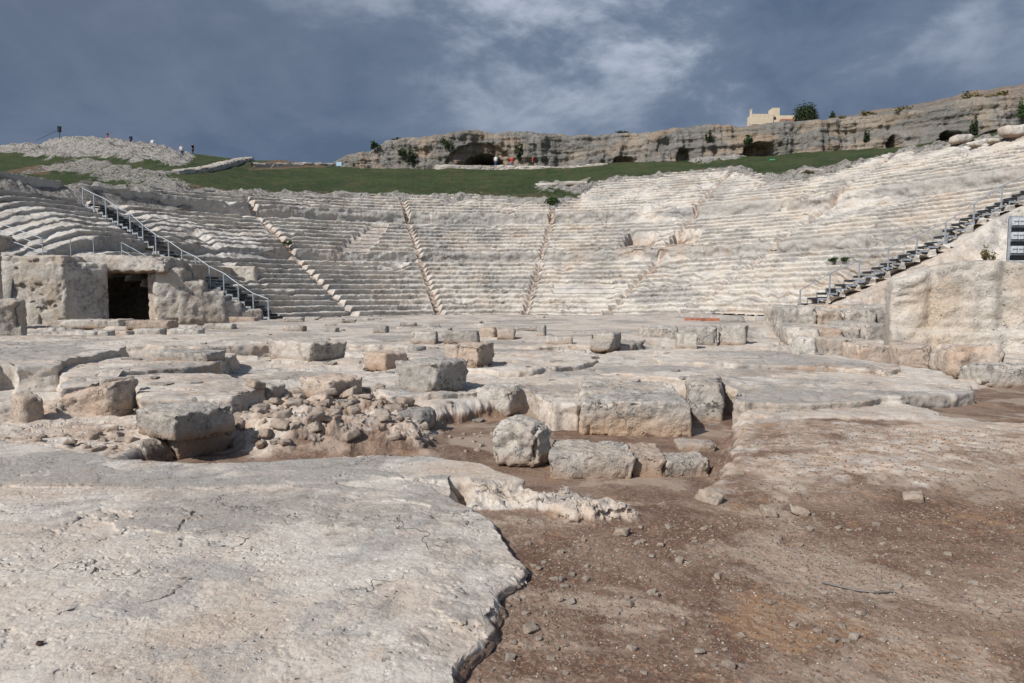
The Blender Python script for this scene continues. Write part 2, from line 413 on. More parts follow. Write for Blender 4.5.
    r = r + steep * (fbm(x * 1.1, y * 1.1, z * 2.6, oct=4, seed=77) * (.10 + .14 * tall) + fbm(x * 4, y * 4, z * 7, oct=3, seed=78) * .05)
    r = r + under * .12 * (1 - er)
    x, y = pol(PH, r)
    # left wing is cut off towards the stage
    yc = ycut(x) + fbm(x * 1.3, z * 1.5, oct=3, seed=81) * .12
    cut = (y < yc) & (PH < -60)
    zc = np.where(cut, np.maximum(z - (yc - y) * 3.2 - .2 + fbm(x * 1.2, y * 1.2, oct=4, seed=83) * .5, -.4), z)
    # right end below the stair
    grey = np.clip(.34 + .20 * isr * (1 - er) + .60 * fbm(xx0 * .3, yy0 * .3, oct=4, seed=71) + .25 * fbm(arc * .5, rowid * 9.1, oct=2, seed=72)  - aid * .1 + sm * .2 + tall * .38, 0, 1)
    V = np.stack([x, y, zc], -1)
    top = N > ntop(PH) + .7
    tq = top[:-1, :-1] | top[1:, 1:]
    cq = (zc[:-1, :-1] <= -.39) & cut[1:, 1:] & (zc[1:, :-1] <= -.39) & (zc[:-1, 1:] <= -.39)
    chm = (x[:-1, :-1] > -22.9) & (x[:-1, :-1] < -18.2) & (cut[:-1, :-1] | cut[1:, 1:] | cut[1:, :-1] | cut[:-1, 1:])
    keep = ~(tq | cq | chm)
    root = new_obj('theatre_seating', None, label='weathered rock-cut stone seating tiers curving round the orchestra below the grass', cat='seating')
    root.location = (CX, CY, 0)
    edges = [phis[0]] + AISLES[:-1] + [phis[-1] + 1]
    colid = np.searchsorted(np.array(edges), phis[:-1], side='right') - 1
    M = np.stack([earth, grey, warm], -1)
    for k in range(len(edges) - 1):
        cols = np.where(colid == k)[0]
        if len(cols) < 2: continue
        c0, c1 = cols[0], cols[-1] + 2
        kk = keep[:, c0:c1 - 1]
        Vk = V[:, c0:c1] - np.array((CX, CY, 0)); Q = grid_quads(Vk.shape[0], Vk.shape[1], kk)
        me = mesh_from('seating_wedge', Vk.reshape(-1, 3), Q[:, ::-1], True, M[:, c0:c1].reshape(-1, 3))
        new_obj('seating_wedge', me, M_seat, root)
build_cavea()

# ------------------------------------------------------------------ hillside
def build_hill():
    phis = np.arange(-112, 100, .17); t = np.linspace(0, 1, 380)
    T, PH = np.meshgrid(t, phis, indexing='ij')
    rt = R0(PH) + ntop(PH) - 1.6
    rf = np.interp(PH, fphi, frad)
    r = np.where(T < .8, rt + (rf - rt) * (T / .8), rf + (T - .8) / .2 * 60)
    x, y = pol(PH, r)
    z = hill_h(PH, r)
    nn_ = r - R0(PH)
    z = np.where(nn_ < ntop(PH), sprof(nn_) + floorz(PH) + .1 - .35 * sstep(0, 1.2, ntop(PH) - nn_), z)
    rock = np.zeros_like(x); brown = np.zeros_like(x)
    def area(pts, wob=1.):
        pw = [hit(u, v, 45.) for u, v in pts]
        return sdf(pw, x, y) + fbm(x * .35, y * .35, oct=4, seed=101) * wob
    for pts, a in (([(-60, 150), (0, 146), (60, 139), (102, 140), (150, 148), (184, 155), (178, 166), (140, 161), (100, 158), (50, 158), (0, 154), (-60, 158)], 1.),
                   ([(40, 166), (80, 160), (130, 168), (190, 180), (206, 190), (150, 190), (100, 182), (38, 174)], .62),
                   ([(-60, 180), (0, 174), (40, 172), (30, 180), (-60, 188)], .55),
                   ([(530, 187), (545, 183), (590, 180), (595, 196), (560, 194)], .8),
                   ([(668, 161), (700, 151), (738, 153), (735, 160), (700, 164)], 1.),
                   ([(780, 176), (815, 168), (842, 165), (850, 170), (810, 176)], .75),
                   ([(735, 180), (770, 174), (785, 180), (780, 186), (735, 186)], .9),
                   ([(990, 146), (1000, 135), (1100, 122), (1100, 142)], .6)):
        d = area(pts, 2.2); rock = np.maximum(rock, sstep(-1.2, 1.2, d) * a)
    for pts in ([(180, 186), (240, 190), (235, 196), (190, 192)], [(0, 172), (60, 162), (90, 166), (40, 178)], [(640, 182), (700, 170), (720, 172), (690, 180)], [(250, 163), (330, 163), (330, 168), (250, 170)]):
        d = area(pts, 2.5); brown = np.maximum(brown, sstep(-1.5, 1.5, d) * .75)
    rimd = r - rt
    rock = np.maximum(rock, (1 - sstep(2., 4., rimd + fbm(x * .5, y * .5, oct=3, seed=102) * 1.6)) * .8)
    edge = (1 - sstep(3.0, 7, rimd + fbm(x * .3, y * .3, oct=3, seed=103) * 3)) * .6
    brown = np.maximum(brown, edge * .8)
    nb = fbm(x * .55, y * .55, oct=5, seed=111)
    lump = fbm(x * .28, y * .28, oct=6, seed=112, ridged=True) * .7 + fbm(x * 1.1, y * 1.1, oct=4, seed=115, ridged=True) * .5
    z = z + rock * sstep(.3, 2., rimd) * (nb * .6 + lump * .75 + .05) + fbm(x * .12, y * .12, oct=4, seed=113) * .35 * sstep(2, 8, rimd) + fbm(x * 1.5, y * 1.5, oct=3, seed=114) * .07
    V = np.stack([x, y, z], -1)
    me = mesh_from('hillside', V.reshape(-1, 3), grid_quads(*x.shape)[:, ::-1], True, np.stack([rock, rock * 0, brown], -1).reshape(-1, 3))
    new_obj('hillside', me, M_grass, kind='structure')
build_hill()

# ------------------------------------------------------------------ cliff with grottoes
def build_cliff():
    F2 = [f for f in FAR if f[3] > 0]
    px = np.array([f[4] for f in F2]); py = np.array([float(f[1]) for f in F2])
    zb = np.array([f[2] for f in F2]); zt = np.array([f[3] for f in F2]); uu = np.array([float(f[0]) for f in F2])
    seg = np.hypot(np.diff(px), np.diff(py)); S = np.concatenate([[0], np.cumsum(seg)])
    s = np.arange(0, S[-1], .16)
    bx = np.interp(s, S, px); by = np.interp(s, S, py); b0 = np.interp(s, S, zb) - 1.2; t0 = np.interp(s, S, zt); us = np.interp(s, S, uu)
    by = by + fbm(s * .12, s * 0, oct=4, seed=201) * 1.8; 
    t0 = t0 + fbm(s * .35, s * 0 + 4, oct=5, seed=202) * .55 + fbm(s * .09, s * 0 + 9, oct=2, seed=203) * .3
    nz = 64; nb = 46
    w = np.linspace(0, 1, nz)
    W, SS = np.meshgrid(w, s, indexing='ij')
    zf = b0 + (t0 - b0) * W
    out = fbm(SS * .35, zf * .5, oct=5, seed=211) * 1.1 + fbm(SS * .8, zf * .12, oct=4, seed=212, ridged=True) * .55 + fbm(SS * .1, zf * 1.6, oct=4, seed=213) * .45
    back = W ** 2.2 * .9 + out * np.sin(np.pi * np.clip(W, .05, .95)) ** .3 + np.where(W > .93, (W - .93) / .07 * .4, 0)
    depth = np.zeros_like(back); warm = np.zeros_like(back)
    US = np.broadcast_to(us, W.shape); YS = np.broadcast_to(by, W.shape)
    vv = proj(np.broadcast_to(bx, W.shape), YS, zf)[1]        # only to place the caves on the wall
    for (u0, u1, vt, vb, dp, arch) in ((462, 506, 151.5, 170, 15, 1), (444, 515, 142, 170, .9, 1), (741, 777, 142, 158, 3.0, .5), (891, 906, 134, 149, 4, 1), (936, 972, 130, 143, 4, .7), (978, 1012, 131, 139, 2.5, .5), (455, 461, 163, 170, 2, 1),
                                       (612, 636, 156, 166, 1.2, .4), (676, 690, 148, 158, 1.6, .6)):
        a = (US - (u0 + u1) / 2) / ((u1 - u0) / 2)
        hgt = (vb - vv) / (vb - vt)
        f = 1 - np.sqrt(np.clip(1 - np.abs(a) ** (2 + 2 * (1 - arch)), 0, 1))
        inside = (np.abs(a) < 1) & (hgt < 1 - f + .06 * fbm(SS * 1.2, zf, oct=3, seed=221))
        depth = np.where(inside, depth + dp, depth)
        warm = np.where(inside, 1, warm)
    x = bx + 0 * W; y = by + back + depth
    # plateau
    tb = np.linspace(0, 1, nb)[1:] ** 1.8 * 45
    TB, S2 = np.meshgrid(tb, s, indexing='ij')
    xp = bx + TB * .12; yp = y[-1] + TB
    zp = t0 + fbm(S2 * .3, TB * .3, oct=4, seed=231) * .5 * sstep(0, 2, TB) + np.minimum(TB, 30) * np.interp(us, [330, 450, 1024], [0, .15, .20])
    # deepen so plateau does not fall into the caves
    X = np.vstack([x, xp]); Y = np.vstack([y, yp]); Z = np.vstack([zf, zp])
    grn = np.vstack([np.zeros_like(W), sstep(.3, 1.5, TB) * .6])
    gr = .5 + fbm(X * .25, Z * .6, oct=4, seed=241) * .9
    wm = np.vstack([.55 * warm * (depth < 2.2), 0 * TB]) + .8 * np.maximum(0, fbm(X * .2, Z * .3, oct=3, seed=242) - .15)
    V = np.stack([X, Y, Z], -1)
    me = mesh_from('cliff', V.reshape(-1, 3), grid_quads(*X.shape), True, np.stack([grn * .8, np.clip(gr, 0, 1), np.clip(wm, 0, 1)], -1).reshape(-1, 3))
    new_obj('cliff', me, M_cliff, kind='structure')
    return bx, y[-1], t0, us, by
CL = build_cliff()
def cliff_at(u):
    i = int(np.argmin(np.abs(CL[3] - u))); return CL[0][i], CL[1][i], CL[2][i], CL[4][i]

# ------------------------------------------------------------------ foreground bedrock
def pz(z, *pts): return [at_z(u, v, z) for u, v in pts]
MUDZ = -.32
FEAT = [
  # (polygon, height, edge softness, edge wobble, earth, grey, warm, roughness)
  ('dome', pz(-.05, (690, 507), (700, 475), (720, 448), (728, 415), (800, 410), (880, 416), (960, 428), (1150, 430), (1200, 470), (1040, 500), (900, 512), (800, 520), (720, 522)), -.05, .36, .03, .41, .35, .7, 1.34),
  ('trench', pz(MUDZ, (140, 480), (175, 455), (215, 436), (240, 430), (340, 441), (425, 428), (470, 420), (530, 412), (585, 405), (735, 396), (765, 408), (742, 428), (728, 445), (722, 470), (712, 496), (700, 520), (650, 530), (560, 530), (500, 520), (450, 500), (350, 494), (180, 494)), MUDZ, .15, .07, .95, .35, .15, .3),
  ('brown', pz(-.10, (300, 9000), (300, 560), (440, 500), (470, 496), (560, 503), (640, 507), (700, 500), (730, 500), (800, 505), (900, 500), (1060, 470), (3500, 450), (9000, 9000)), -.075, .10, .05, .95, .4, .1, .55),
  ('mudright', pz(-.12, (880, 398), (960, 392), (1000, 384), (1400, 384), (1400, 432), (1020, 428), (940, 420), (880, 412)), -.12, .12, .08, .86, .4, .1, .25),
  ('tongue', pz(.10, (600, 352), (700, 345), (800, 352), (880, 362), (935, 370), (972, 383), (968, 392), (890, 396), (860, 401), (760, 402), (740, 404), (735, 385), (640, 375), (590, 372)), .10, .10, .06, .02, .55, .08, .8),
  ('tongue2', pz(.04, (740, 400), (820, 398), (900, 400), (945, 408), (900, 413), (800, 415), (745, 412)), .0, .06, .06, .15, .35, .3, .8),
  ('tongue3', pz(.22, (660, 347), (790, 352), (860, 357), (905, 366), (880, 369), (790, 363), (700, 362), (650, 358)), .20, .08, .06, .0, .5, .1, .8),
  ('shelfm', pz(.10, (340, 378), (420, 360), (520, 352), (600, 356), (640, 366), (640, 380), (585, 402), (545, 402), (530, 385), (400, 395), (360, 384)), .06, .10, .08, .02, .5, .1, .9),
  ('shelfm2', pz(.2, (380, 352), (480, 345), (600, 352), (590, 362), (500, 372), (430, 360)), .17, .10, .08, .02, .45, .12, .9),
  ('ridge', pz(-.05, (225, 420), (250, 402), (330, 392), (400, 398), (430, 415), (420, 430), (330, 432), (260, 432)), -.12, .3, .12, .40, .4, .6, 2.6),
  ('leftwarm', pz(.02, (-40, 440), (0, 405), (40, 395), (140, 400), (215, 400), (205, 418), (150, 428), (135, 448), (60, 446)), -.08, .12, .1, .15, .35, .45, 1.6),
  ('shelfl4', pz(.22, (95, 376), (150, 370), (230, 372), (262, 384), (240, 396), (232, 398), (140, 398), (135, 388), (97, 378)), .2, .06, .05, .02, .4, .25, .7),
  ('shelfl2', pz(.30, (60, 364), (120, 356), (150, 357), (205, 350), (235, 352), (215, 362), (150, 369), (108, 372), (88, 385), (60, 388)), .28, .06, .05, .02, .5, .2, .6),
  ('shelfl1', pz(.42, (-150, 356), (-60, 346), (0, 342), (125, 345), (118, 351), (60, 360), (57, 365), (16, 367), (12, 364), (0, 364), (-80, 372), (-150, 378)), .42, .05, .04, .0, .6, .05, .5),
  ('step1', pz(.28, (-200, 338), (60, 334), (150, 335), (250, 333), (330, 336), (330, 341), (200, 346), (100, 344), (-200, 347)), .26, .12, .1, .0, .5, .15, .7),
  ('step2', pz(.14, (330, 336), (420, 333), (510, 332), (600, 333), (650, 335), (640, 345), (560, 347), (420, 345), (340, 345)), .14, .12, .12, .0, .5, .15, .9),
  ('slab', pz(0, (-9000, 9000), (-3000, 440), (0, 441), (60, 446), (120, 458), (200, 463), (330, 458), (430, 456), (480, 462), (524, 478), (530, 486), (500, 497), (462, 488), (455, 497), (468, 507), (487, 520), (505, 545), (522, 562), (517, 580), (503, 592), (506, 605), (490, 622), (492, 645), (470, 668), (462, 700), (440, 780), (420, 1000), (330, 9000)), .0, .03, .045, .0, .28, .12, .55),
  ('cap', pz(.03, (-3000, 480), (-3000, 438), (0, 440), (60, 447), (120, 459), (200, 464), (330, 459), (430, 457), (482, 463), (524, 479), (512, 488), (470, 483), (400, 480), (300, 484), (200, 487), (100, 488), (0, 484)), .035, .02, .02, .14, .62, .0, .25),
  ('lip', pz(-.02, (466, 490), (530, 487), (575, 495), (640, 508), (640, 515), (600, 517), (540, 508), (480, 505), (462, 503)), -.03, .06, .09, .12, .3, .25, 2.2),
  ('notch', pz(-.05, (455, 488), (468, 488), (474, 503), (458, 506)), -.16, .04, .03, .8, .5, .0, .6),
]
SOLID = ('shelfl1', 'shelfl2', 'shelfl4', 'tongue', 'tongue3', 'shelfm', 'shelfm2', 'step1', 'step2')
def terrain(X, Y, D=None, detail=True, solid=True):
    h = np.full(X.shape, -.03); earth = np.full(X.shape, .03); grey = np.full(X.shape, .45); warm = np.full(X.shape, .12); rough = np.full(X.shape, 1.)
    wx = fbm(X * 1.1, Y * 1.1, oct=3, seed=301); wy = fbm(X * 1.1 + 9, Y * 1.1, oct=3, seed=302)
    fxn = fbm(X * 5, Y * 5, oct=4, seed=303); fyn = fbm(X * 5 + 5, Y * 5, oct=4, seed=304)
    for (nm, poly, zz, soft, wob, e, g, w, rg) in FEAT:
        if nm in SOLID:
            if not solid: continue
            soft = .02
        xs = [p[0] for p in poly]; ys = [p[1] for p in poly]
        mm = (X > min(xs) - 1) & (X < max(xs) + 1) & (Y > min(ys) - 1.5) & (Y < max(ys) + 1.5)
        if not mm.any(): continue
        x = X[mm] + wx[mm] * wob * 2.2 + fxn[mm] * wob; y = Y[mm] + wy[mm] * wob * 2.2 + fyn[mm] * wob
        d = sdf(poly, x, y); k = sstep(-soft, soft, d); k2 = sstep(-soft * .9 - .02, soft * .9 + .02, d)
        if nm == 'dome': zz = zz + .05 * sstep(0, 1.6, d)
        if nm == 'ridge': zz = zz + .12 * sstep(0, .8, d)
        if nm == 'slab': zz = zz - .03 * sstep(0.5, 0, d) + .025
        h[mm] = h[mm] * (1 - k) + zz * k
        for arr, val in ((earth, e), (grey, g), (warm, w), (rough, rg)): arr[mm] = arr[mm] * (1 - k2) + val * k2
    if detail:
        lay = fbm(X * .8 + Y * .25, Y * 2.2 - X * .3, oct=5, seed=311)
        nb = fbm(X * 1.6, Y * 1.6, oct=5, seed=312); nf = fbm(X * 8, Y * 8, oct=4, seed=313)
        rid = fbm(X * 1.1, Y * 1.7, oct=5, seed=314, ridged=True)
        h = h + rough * (lay * .028 + nb * .028 + nf * .011 + np.maximum(rid - .55, 0) * -.05)
        crk = np.abs(fbm(X * .45 + 3, Y * .7, oct=6, seed=315, gain=.62)); cm = sstep(.0, .3, fbm(X * .4, Y * .4, oct=2, seed=318)); h = h - np.minimum(rough, 1) * (earth < .5) * cm * .022 * (1 - sstep(0, .010, crk))
        near = 1 - sstep(5, 9, Y)
        pitn = fbm(X * 22, Y * 22, oct=3, seed=319); h = h - near * (earth < .3) * .006 * sstep(.35, .7, pitn) + near * .002 * fbm(X * 45, Y * 45, oct=2, seed=320)
        sc = fbm(X * 2.3 + Y, Y * 3.1, oct=5, seed=325); scal = sstep(.02, .10, sc) * sstep(-.1, .3, fbm(X * .7, Y * .7, oct=2, seed=326)); h = h + near * (earth < .3) * scal * .014
        grey = grey + near * (earth < .3) * scal * .35
        h = h + near * (earth > .5) * (np.maximum(0, fbm(X * 9, Y * 9, oct=4, seed=327)) * .016 + np.maximum(0, fbm(X * 30, Y * 30, oct=3, seed=328) - .1) * .010)
        far = sstep(11, 20, Y)
        ter = fbm(X * .45, Y * .8, oct=4, seed=316) * 3; tr = ter - np.floor(ter); h = h + far * (.09 * (np.floor(ter) + sstep(.8, 1., tr)) )*(earth<.4)
        # rubble look
        rb = rough > 1.35
        cell = fbm(X * 3.3, Y * 3.3, oct=4, seed=317, ridged=True); h = h + np.where(rb, (cell * .07) * np.clip(rough - 1.2, 0, 1.4), 0)
        grey = grey + fbm(X * .5, Y * .8, oct=4, seed=321) * .8 * (1 - earth); warm = warm + .9 * np.maximum(0, fbm(X * .6, Y * .9, oct=4, seed=322) - .2) * (1 - far * .4)
        earth = earth + fbm(X * .9, Y * 1.2, oct=5, seed=323) * (.55 * sstep(.1, .5, earth) * (1 - .6 * sstep(.8, .95, earth)))
        # sandy bright patches on the slab, greyer where bare
        earth = np.where(earth < .1, earth, earth)
    return h, np.clip(earth, 0, 1), np.clip(grey, 0, 1), np.clip(warm, 0, 1)
def build_ground():
    v = np.concatenate([np.arange(1500, 720, -9), np.arange(720, 690, -3), np.arange(690, 311.4, -.45)])
    dy = CT + (341.5 - v) / F * ST; dz = -ST + (341.5 - v) / F * CT
    ys = dy * (-.05 - CAMZ) / dz; ys = np.concatenate([np.geomspace(.12, ys[0], 40)[:-1], ys])
    u = np.concatenate([-np.geomspace(.80, 9, 130)[::-1][:-1], np.linspace(-.80, .80, 1500), np.geomspace(.80, 9, 130)[1:]])
    Y, U = np.meshgrid(ys, u, indexing='ij'); X = Y * U
    h, e, g, w = terrain(X, Y, solid=False)
    phi = np.degrees(np.arctan2(X - CX, Y - CY)); r = np.hypot(X - CX, Y - CY)
    under = (r > R0(phi) - .3) & (np.abs(phi) < 85)
    # orchestra pavement and drain: flat pale floor
    orc = sstep(1, -1, r - 13.6 + fbm(X * .4, Y * .4, oct=3, seed=331) * 1.2)
    h = h * (1 - orc * .75) + np.interp(phi, [30, 60], [0, .2]) * orc
    w = np.maximum(w, orc * .22 * (r > 11))
    ed = (r > R0(phi) - 2.3) & (r < R0(phi) + 1) & (np.abs(phi) < 85)
    h = np.where(ed, h * .3 + floorz(phi) * .9 + .02, h)
    h = np.where(under, -1.5, h)
    gy = np.abs(np.gradient(h, axis=0) / np.gradient(Y, axis=0)); gx = np.abs(np.gradient(h, axis=1) / np.maximum(np.gradient(X, axis=1), 1e-6))
    stp = sstep(.5, 1.6, np.maximum(gx, gy)) * (h > -1) * (Y < 40)
    Xn = X + stp * fbm(X * 2, Y * 2, h * 7, oct=4, seed=341) * .09; Yn = Y + stp * (fbm(X * 2, Y * 2, h * 6, oct=4, seed=342) * .12 + fbm(X * 7, Y * 7, h * 14, oct=2, seed=343) * .04)
    g = np.clip(g - stp * .2, 0, 1); w = np.clip(w + stp * .2, 0, 1)
    V = np.stack([Xn, Yn, h], -1)
    me = mesh_from('bedrock_ground', V.reshape(-1, 3), grid_quads(*X.shape), True, np.stack([e, g, w], -1).reshape(-1, 3))
    new_obj('bedrock_ground', me, M_ground, kind='structure')
    # wide sheet to the horizon, below everything
    nn = 60; xs = np.linspace(-600, 600, nn); X2, Y2 = np.meshgrid(xs, xs, indexing='xy')
    V = np.stack([X2, Y2, np.full_like(X2, -1.6)], -1)
    M = np.zeros((nn * nn, 3)); M[:, 1] = .5
    new_obj('ground', mesh_from('ground', V.reshape(-1, 3), grid_quads(nn, nn), True, M), M_ground, kind='structure')
    # the rock and earth behind the camera
    X3, Y3 = np.meshgrid(np.linspace(-14, 14, 420), np.linspace(-12, .6, 200), indexing='xy')
    h3, e3, g3, w3 = terrain(X3, Y3); h3 = h3 - .02
    new_obj('bedrock_ground', mesh_from('bedrock_ground', np.stack([X3, Y3, h3 - .05 * (Y3 > .12)], -1).reshape(-1, 3), grid_quads(*X3.shape), True, np.stack([e3, g3, w3], -1).reshape(-1, 3)), M_ground, kind='structure')
build_ground()
def rock_shelf(nm, poly, z1, wob, grey, warm):
    P0 = np.array(poly)
    for _ in range(0 if nm.startswith('shelfl') else 1): P0 = np.stack([P0 * .8 + np.roll(P0, -1, 0) * .2, P0 * .2 + np.roll(P0, -1, 0) * .8], 1).reshape(-1, 2)
    ym = P0[:, 1].mean(); res = max(.02, ym * .0022)
    Q0 = np.vstack([P0, P0[:1]]); sg = np.hypot(*np.diff(Q0, axis=0).T); S = np.concatenate([[0], np.cumsum(sg)]); n = int(S[-1] / res)
    s = np.linspace(0, S[-1], n, endpoint=False); bx = np.interp(s, S, Q0[:, 0]); by = np.interp(s, S, Q0[:, 1])
    area = np.sum(bx * np.roll(by, -1) - by * np.roll(bx, -1))
    tx = np.roll(bx, -2) - np.roll(bx, 2); ty = np.roll(by, -2) - np.roll(by, 2); l = np.hypot(tx, ty) + 1e-9; sgn = 1 if area > 0 else -1
    nx, ny = sgn * ty / l, -sgn * tx / l
    big = fbm(bx * 1.4, by * 1.4, oct=4, seed=551) * wob * 2.2
    bx = bx + nx * big; by = by + ny * big
    cx, cy = bx.mean(), by.mean(); rows = []; z0 = -.4; H = z1 - z0
    nl = max(8, int((z1 + .1) / (res * 1.2)))
    zl = np.concatenate([[z0], np.linspace(-.12, z1 - .02, nl)])
    for zz in zl:
        d = fbm(bx * 2.2, by * 2.2, np.full(n, zz * 5), oct=6, seed=552, gain=.6) * .09 + fbm(bx * .9, by * .9, np.full(n, zz * 9), oct=3, seed=553) * .035 + (z1 - zz) * .08
        rows.append(np.stack([bx + nx * d, by + ny * d, np.full(n, zz)], -1))
    ex, ey = rows[-1][:, 0], rows[-1][:, 1]
    K = int(min(90, max(24, np.hypot(bx - cx, by - cy).mean() / res / 1.3)))
    for k in range(1, K + 1):
        t = 1 - (k / K) ** 1.15 if k > 1 else 1 - .4 / K
        X = cx + (ex - cx) * t; Y = cy + (ey - cy) * t
        lay = fbm(X * .8 + Y * .25, Y * 2.2 - X * .3, oct=5, seed=311); nb = fbm(X * 1.6, Y * 1.6, oct=5, seed=312); nf = fbm(X * 8, Y * 8, oct=4, seed=313)
        rows.append(np.stack([X, Y, z1 + lay * .05 + nb * .045 + nf * .014 - .02 * np.exp(-k / 1.5) - .03 * (1 - sstep(0, .03, np.abs(fbm(X * .5 + 3, Y * .8, oct=5, seed=315))))], -1))
    V = np.array(rows); nr = len(rows)
    i = np.arange(nr - 1)[:, None] * n + np.arange(n)[None, :]; j = np.arange(nr - 1)[:, None] * n + (np.arange(n)[None, :] + 1) % n
    Q = np.stack([i, j, j + n, i + n], -1).reshape(-1, 4)
    if sgn < 0: Q = Q[:, ::-1]
    top = (np.arange(nr) >= len(zl))[:, None] * np.ones((1, n))
    g = np.clip(grey + fbm(V[..., 0] * .5, V[..., 1] * .8, oct=4, seed=321) * .8 - (1 - top) * .1, 0, 1); w = np.clip(warm + (1 - top) * .15 + .9 * np.maximum(0, fbm(V[..., 0] * .6, V[..., 1] * .9, oct=4, seed=322) - .2), 0, 1)
    e = (V[..., 2] < -.02) * .4
    new_obj('rock_shelf', mesh_from('rock_shelf', V.reshape(-1, 3), Q, True, np.stack([e, g, w], -1).reshape(-1, 3)), M_ground, kind='structure')
for (nm, poly, zz, soft, wob, e, g_, w_, rg) in FEAT:
    if nm in SOLID: rock_shelf(nm, poly, zz, wob, g_, w_)
def th(x, y):
    h, e, g, w = terrain(np.array([x]), np.array([y])); return float(h[0])
def ground_hit(u, v, z=None):
    if z is not None: return (*at_z(u, v, z), z)
    zz = 0
    for _ in range(8):
        x, y = at_z(u, v, zz); zn = th(x, y); zz = zz * .4 + zn * .6
    x, y = at_z(u, v, zz); return (x, y, zz)

# ------------------------------------------------------------------ rock blocks
def rock_mesh(w, d, hh, res=None, seed=0, rough=1., rnd=.12, jit=.06, shape=None, name='rock'):
    """irregular hewn block: origin at the centre of its underside"""
    mx = max(w, d, hh)
    nx, ny, nz = [max(3, min(110, int(math.ceil(q / res)))) for q in (w, d, hh)]
    pts = {}; V = []; Q = []
    def vid(i, j, k):
        key = (i, j, k)
        if key not in pts: pts[key] = len(V); V.append(key)
        return pts[key]
    for (A, B, fixed, fa) in (((0, nx), (1, ny), 2, nz), ((0, nx), (2, nz), 1, ny), ((1, ny), (2, nz), 0, nx)):
        for side in (0, fa):
            for a in range(A[1]):
                for b in range(B[1]):
                    q = []
                    for da, db in ((0, 0), (1, 0), (1, 1), (0, 1)):
                        c = [0, 0, 0]; c[A[0]] = a + da; c[B[0]] = b + db; c[fixed] = side; q.append(vid(*c))
                    flip = (side == 0) ^ (fixed == 1)
                    Q.append(q[::-1] if flip else q)
    G = np.array(V, float) / np.array((nx, ny, nz))        # 0..1
    r2 = np.random.default_rng(seed * 7 + 3)
    m = min(w, d, hh); rad = rnd * m
    Pp = (G - .5) * np.array((w, d, hh))
    half = np.array((w, d, hh)) / 2 - rad
    inner = np.clip(Pp, -half, half); off = Pp - inner
    ln = np.linalg.norm(off, axis=1, keepdims=True)
    nrm = off / np.maximum(ln, 1e-6)
    Pr = inner + nrm * np.minimum(ln, rad)
    # corner jitter
    J = r2.uniform(-1, 1, (2, 2, 2, 3)) * jit * np.array((w, d, hh)) ; J[:, :, 0, 2] = 0
    g = G
    D = np.zeros_like(Pr)
    for i in (0, 1):
        for j in (0, 1):
            for k in (0, 1):
                wgt = (g[:, 0] if i else 1 - g[:, 0]) * (g[:, 1] if j else 1 - g[:, 1]) * (g[:, 2] if k else 1 - g[:, 2])
                D += wgt[:, None] * J[i, j, k]
    Pr = Pr + D
    s0 = seed * 13.7
    x, y, z_ = Pr[:, 0] + s0, Pr[:, 1] + s0 * .3, Pr[:, 2]
    amp = rough * m
    f1 = 1.6 / m
    n1 = fbm(x * f1, y * f1, z_ * f1, oct=3, seed=seed); n2 = fbm(x * f1 * 4, y * f1 * 4, z_ * f1 * 4, oct=3, seed=seed + 5)
    edge = np.sum(np.abs(g - .5) > .40, axis=1) >= 2
    chip = np.maximum(0, fbm(x * f1 * 2, y * f1 * 2, z_ * f1 * 2, oct=2, seed=seed + 9) - .05) * edge
    Pr = Pr + nrm * ((n1 * .06 + n2 * .04 - .05 * np.maximum(0, fbm(x * f1 * 9, y * f1 * 9, z_ * f1 * 9, oct=2, seed=seed + 2) - .2)) * amp - chip * .34 * amp + m * .028 * rough * fbm(x * f1 * 2.5, y * f1 * 2.5, z_ * f1 * 2.5, oct=4, seed=seed + 4, ridged=True))[:, None]
    if shape is not None: Pr = shape(Pr, g, w, d, hh)
    Pr[:, 2] += hh / 2
    return mesh_from(name, Pr, np.array(Q), True)
BLK = 'loose limestone blocks lying on the stage bedrock'
def corner_block(u, v, a, b, hpx, yaw, label, z=None, mat=None, rough=1.25, rnd=.055, jit=.05, sink=.04, cat='stone block', group=BLK, name='stone_block', seed=None, depth=None, shape=None, pxres=2.2, tilt=0):
    """near bottom corner at pixel (u, v); left face a px wide, right face b px wide, hpx high"""
    x, y, zz = ground_hit(u, v, z)
    k = y / F; ya = R(yaw)
    tl = (u - a - 512) / F; tr = (u + b - 512) / F; x_, y_ = x, y
    sw = (tl * y - x) / (-math.cos(ya) - tl * math.sin(ya)); sd_ = (tr * y - x) / (math.sin(ya) - tr * math.cos(ya)) if abs(math.sin(ya) - tr * math.cos(ya)) > .02 else 1
    w = sw if .1 < sw < 12 else a * k; dd = depth if depth else (sd_ if .1 < sd_ < 4 else b * k / max(math.sin(ya), .08)); hh = hpx * k
    seed = seed if seed is not None else int(u * 3 + v)
    me = rock_mesh(w, dd, hh + sink, res=max(pxres * k, .012), seed=seed, rough=rough, rnd=rnd, jit=jit, shape=shape, name=name)
    o = new_obj(name, me, mat or M_block, label=label, cat=cat, group=group)
    # local +x runs from the left end to the near corner, +y goes back
    ex = (math.cos(ya), -math.sin(ya)); ey = (math.sin(ya), math.cos(ya))
    o.location = (x - ex[0] * w / 2 + ey[0] * dd / 2, y - ex[1] * w / 2 + ey[1] * dd / 2, zz - sink)
    o.rotation_euler = (R(tilt), 0, -ya)
    return o
B = corner_block
B(172, 440, 43, 58, 25, 36, 'big grey-brown block at the left edge of the wet trench, resting on a lower block', z=0.0, mat=M_grey)
B(176, 459, 20, 52, 19, 36, 'dark low block under the left grey-brown block beside the wet trench', z=MUDZ + .02, mat=M_warm)
B(311, 363, 43, 32, 20, 38, 'long pale block with a dark right side, leftmost in the second row of blocks')
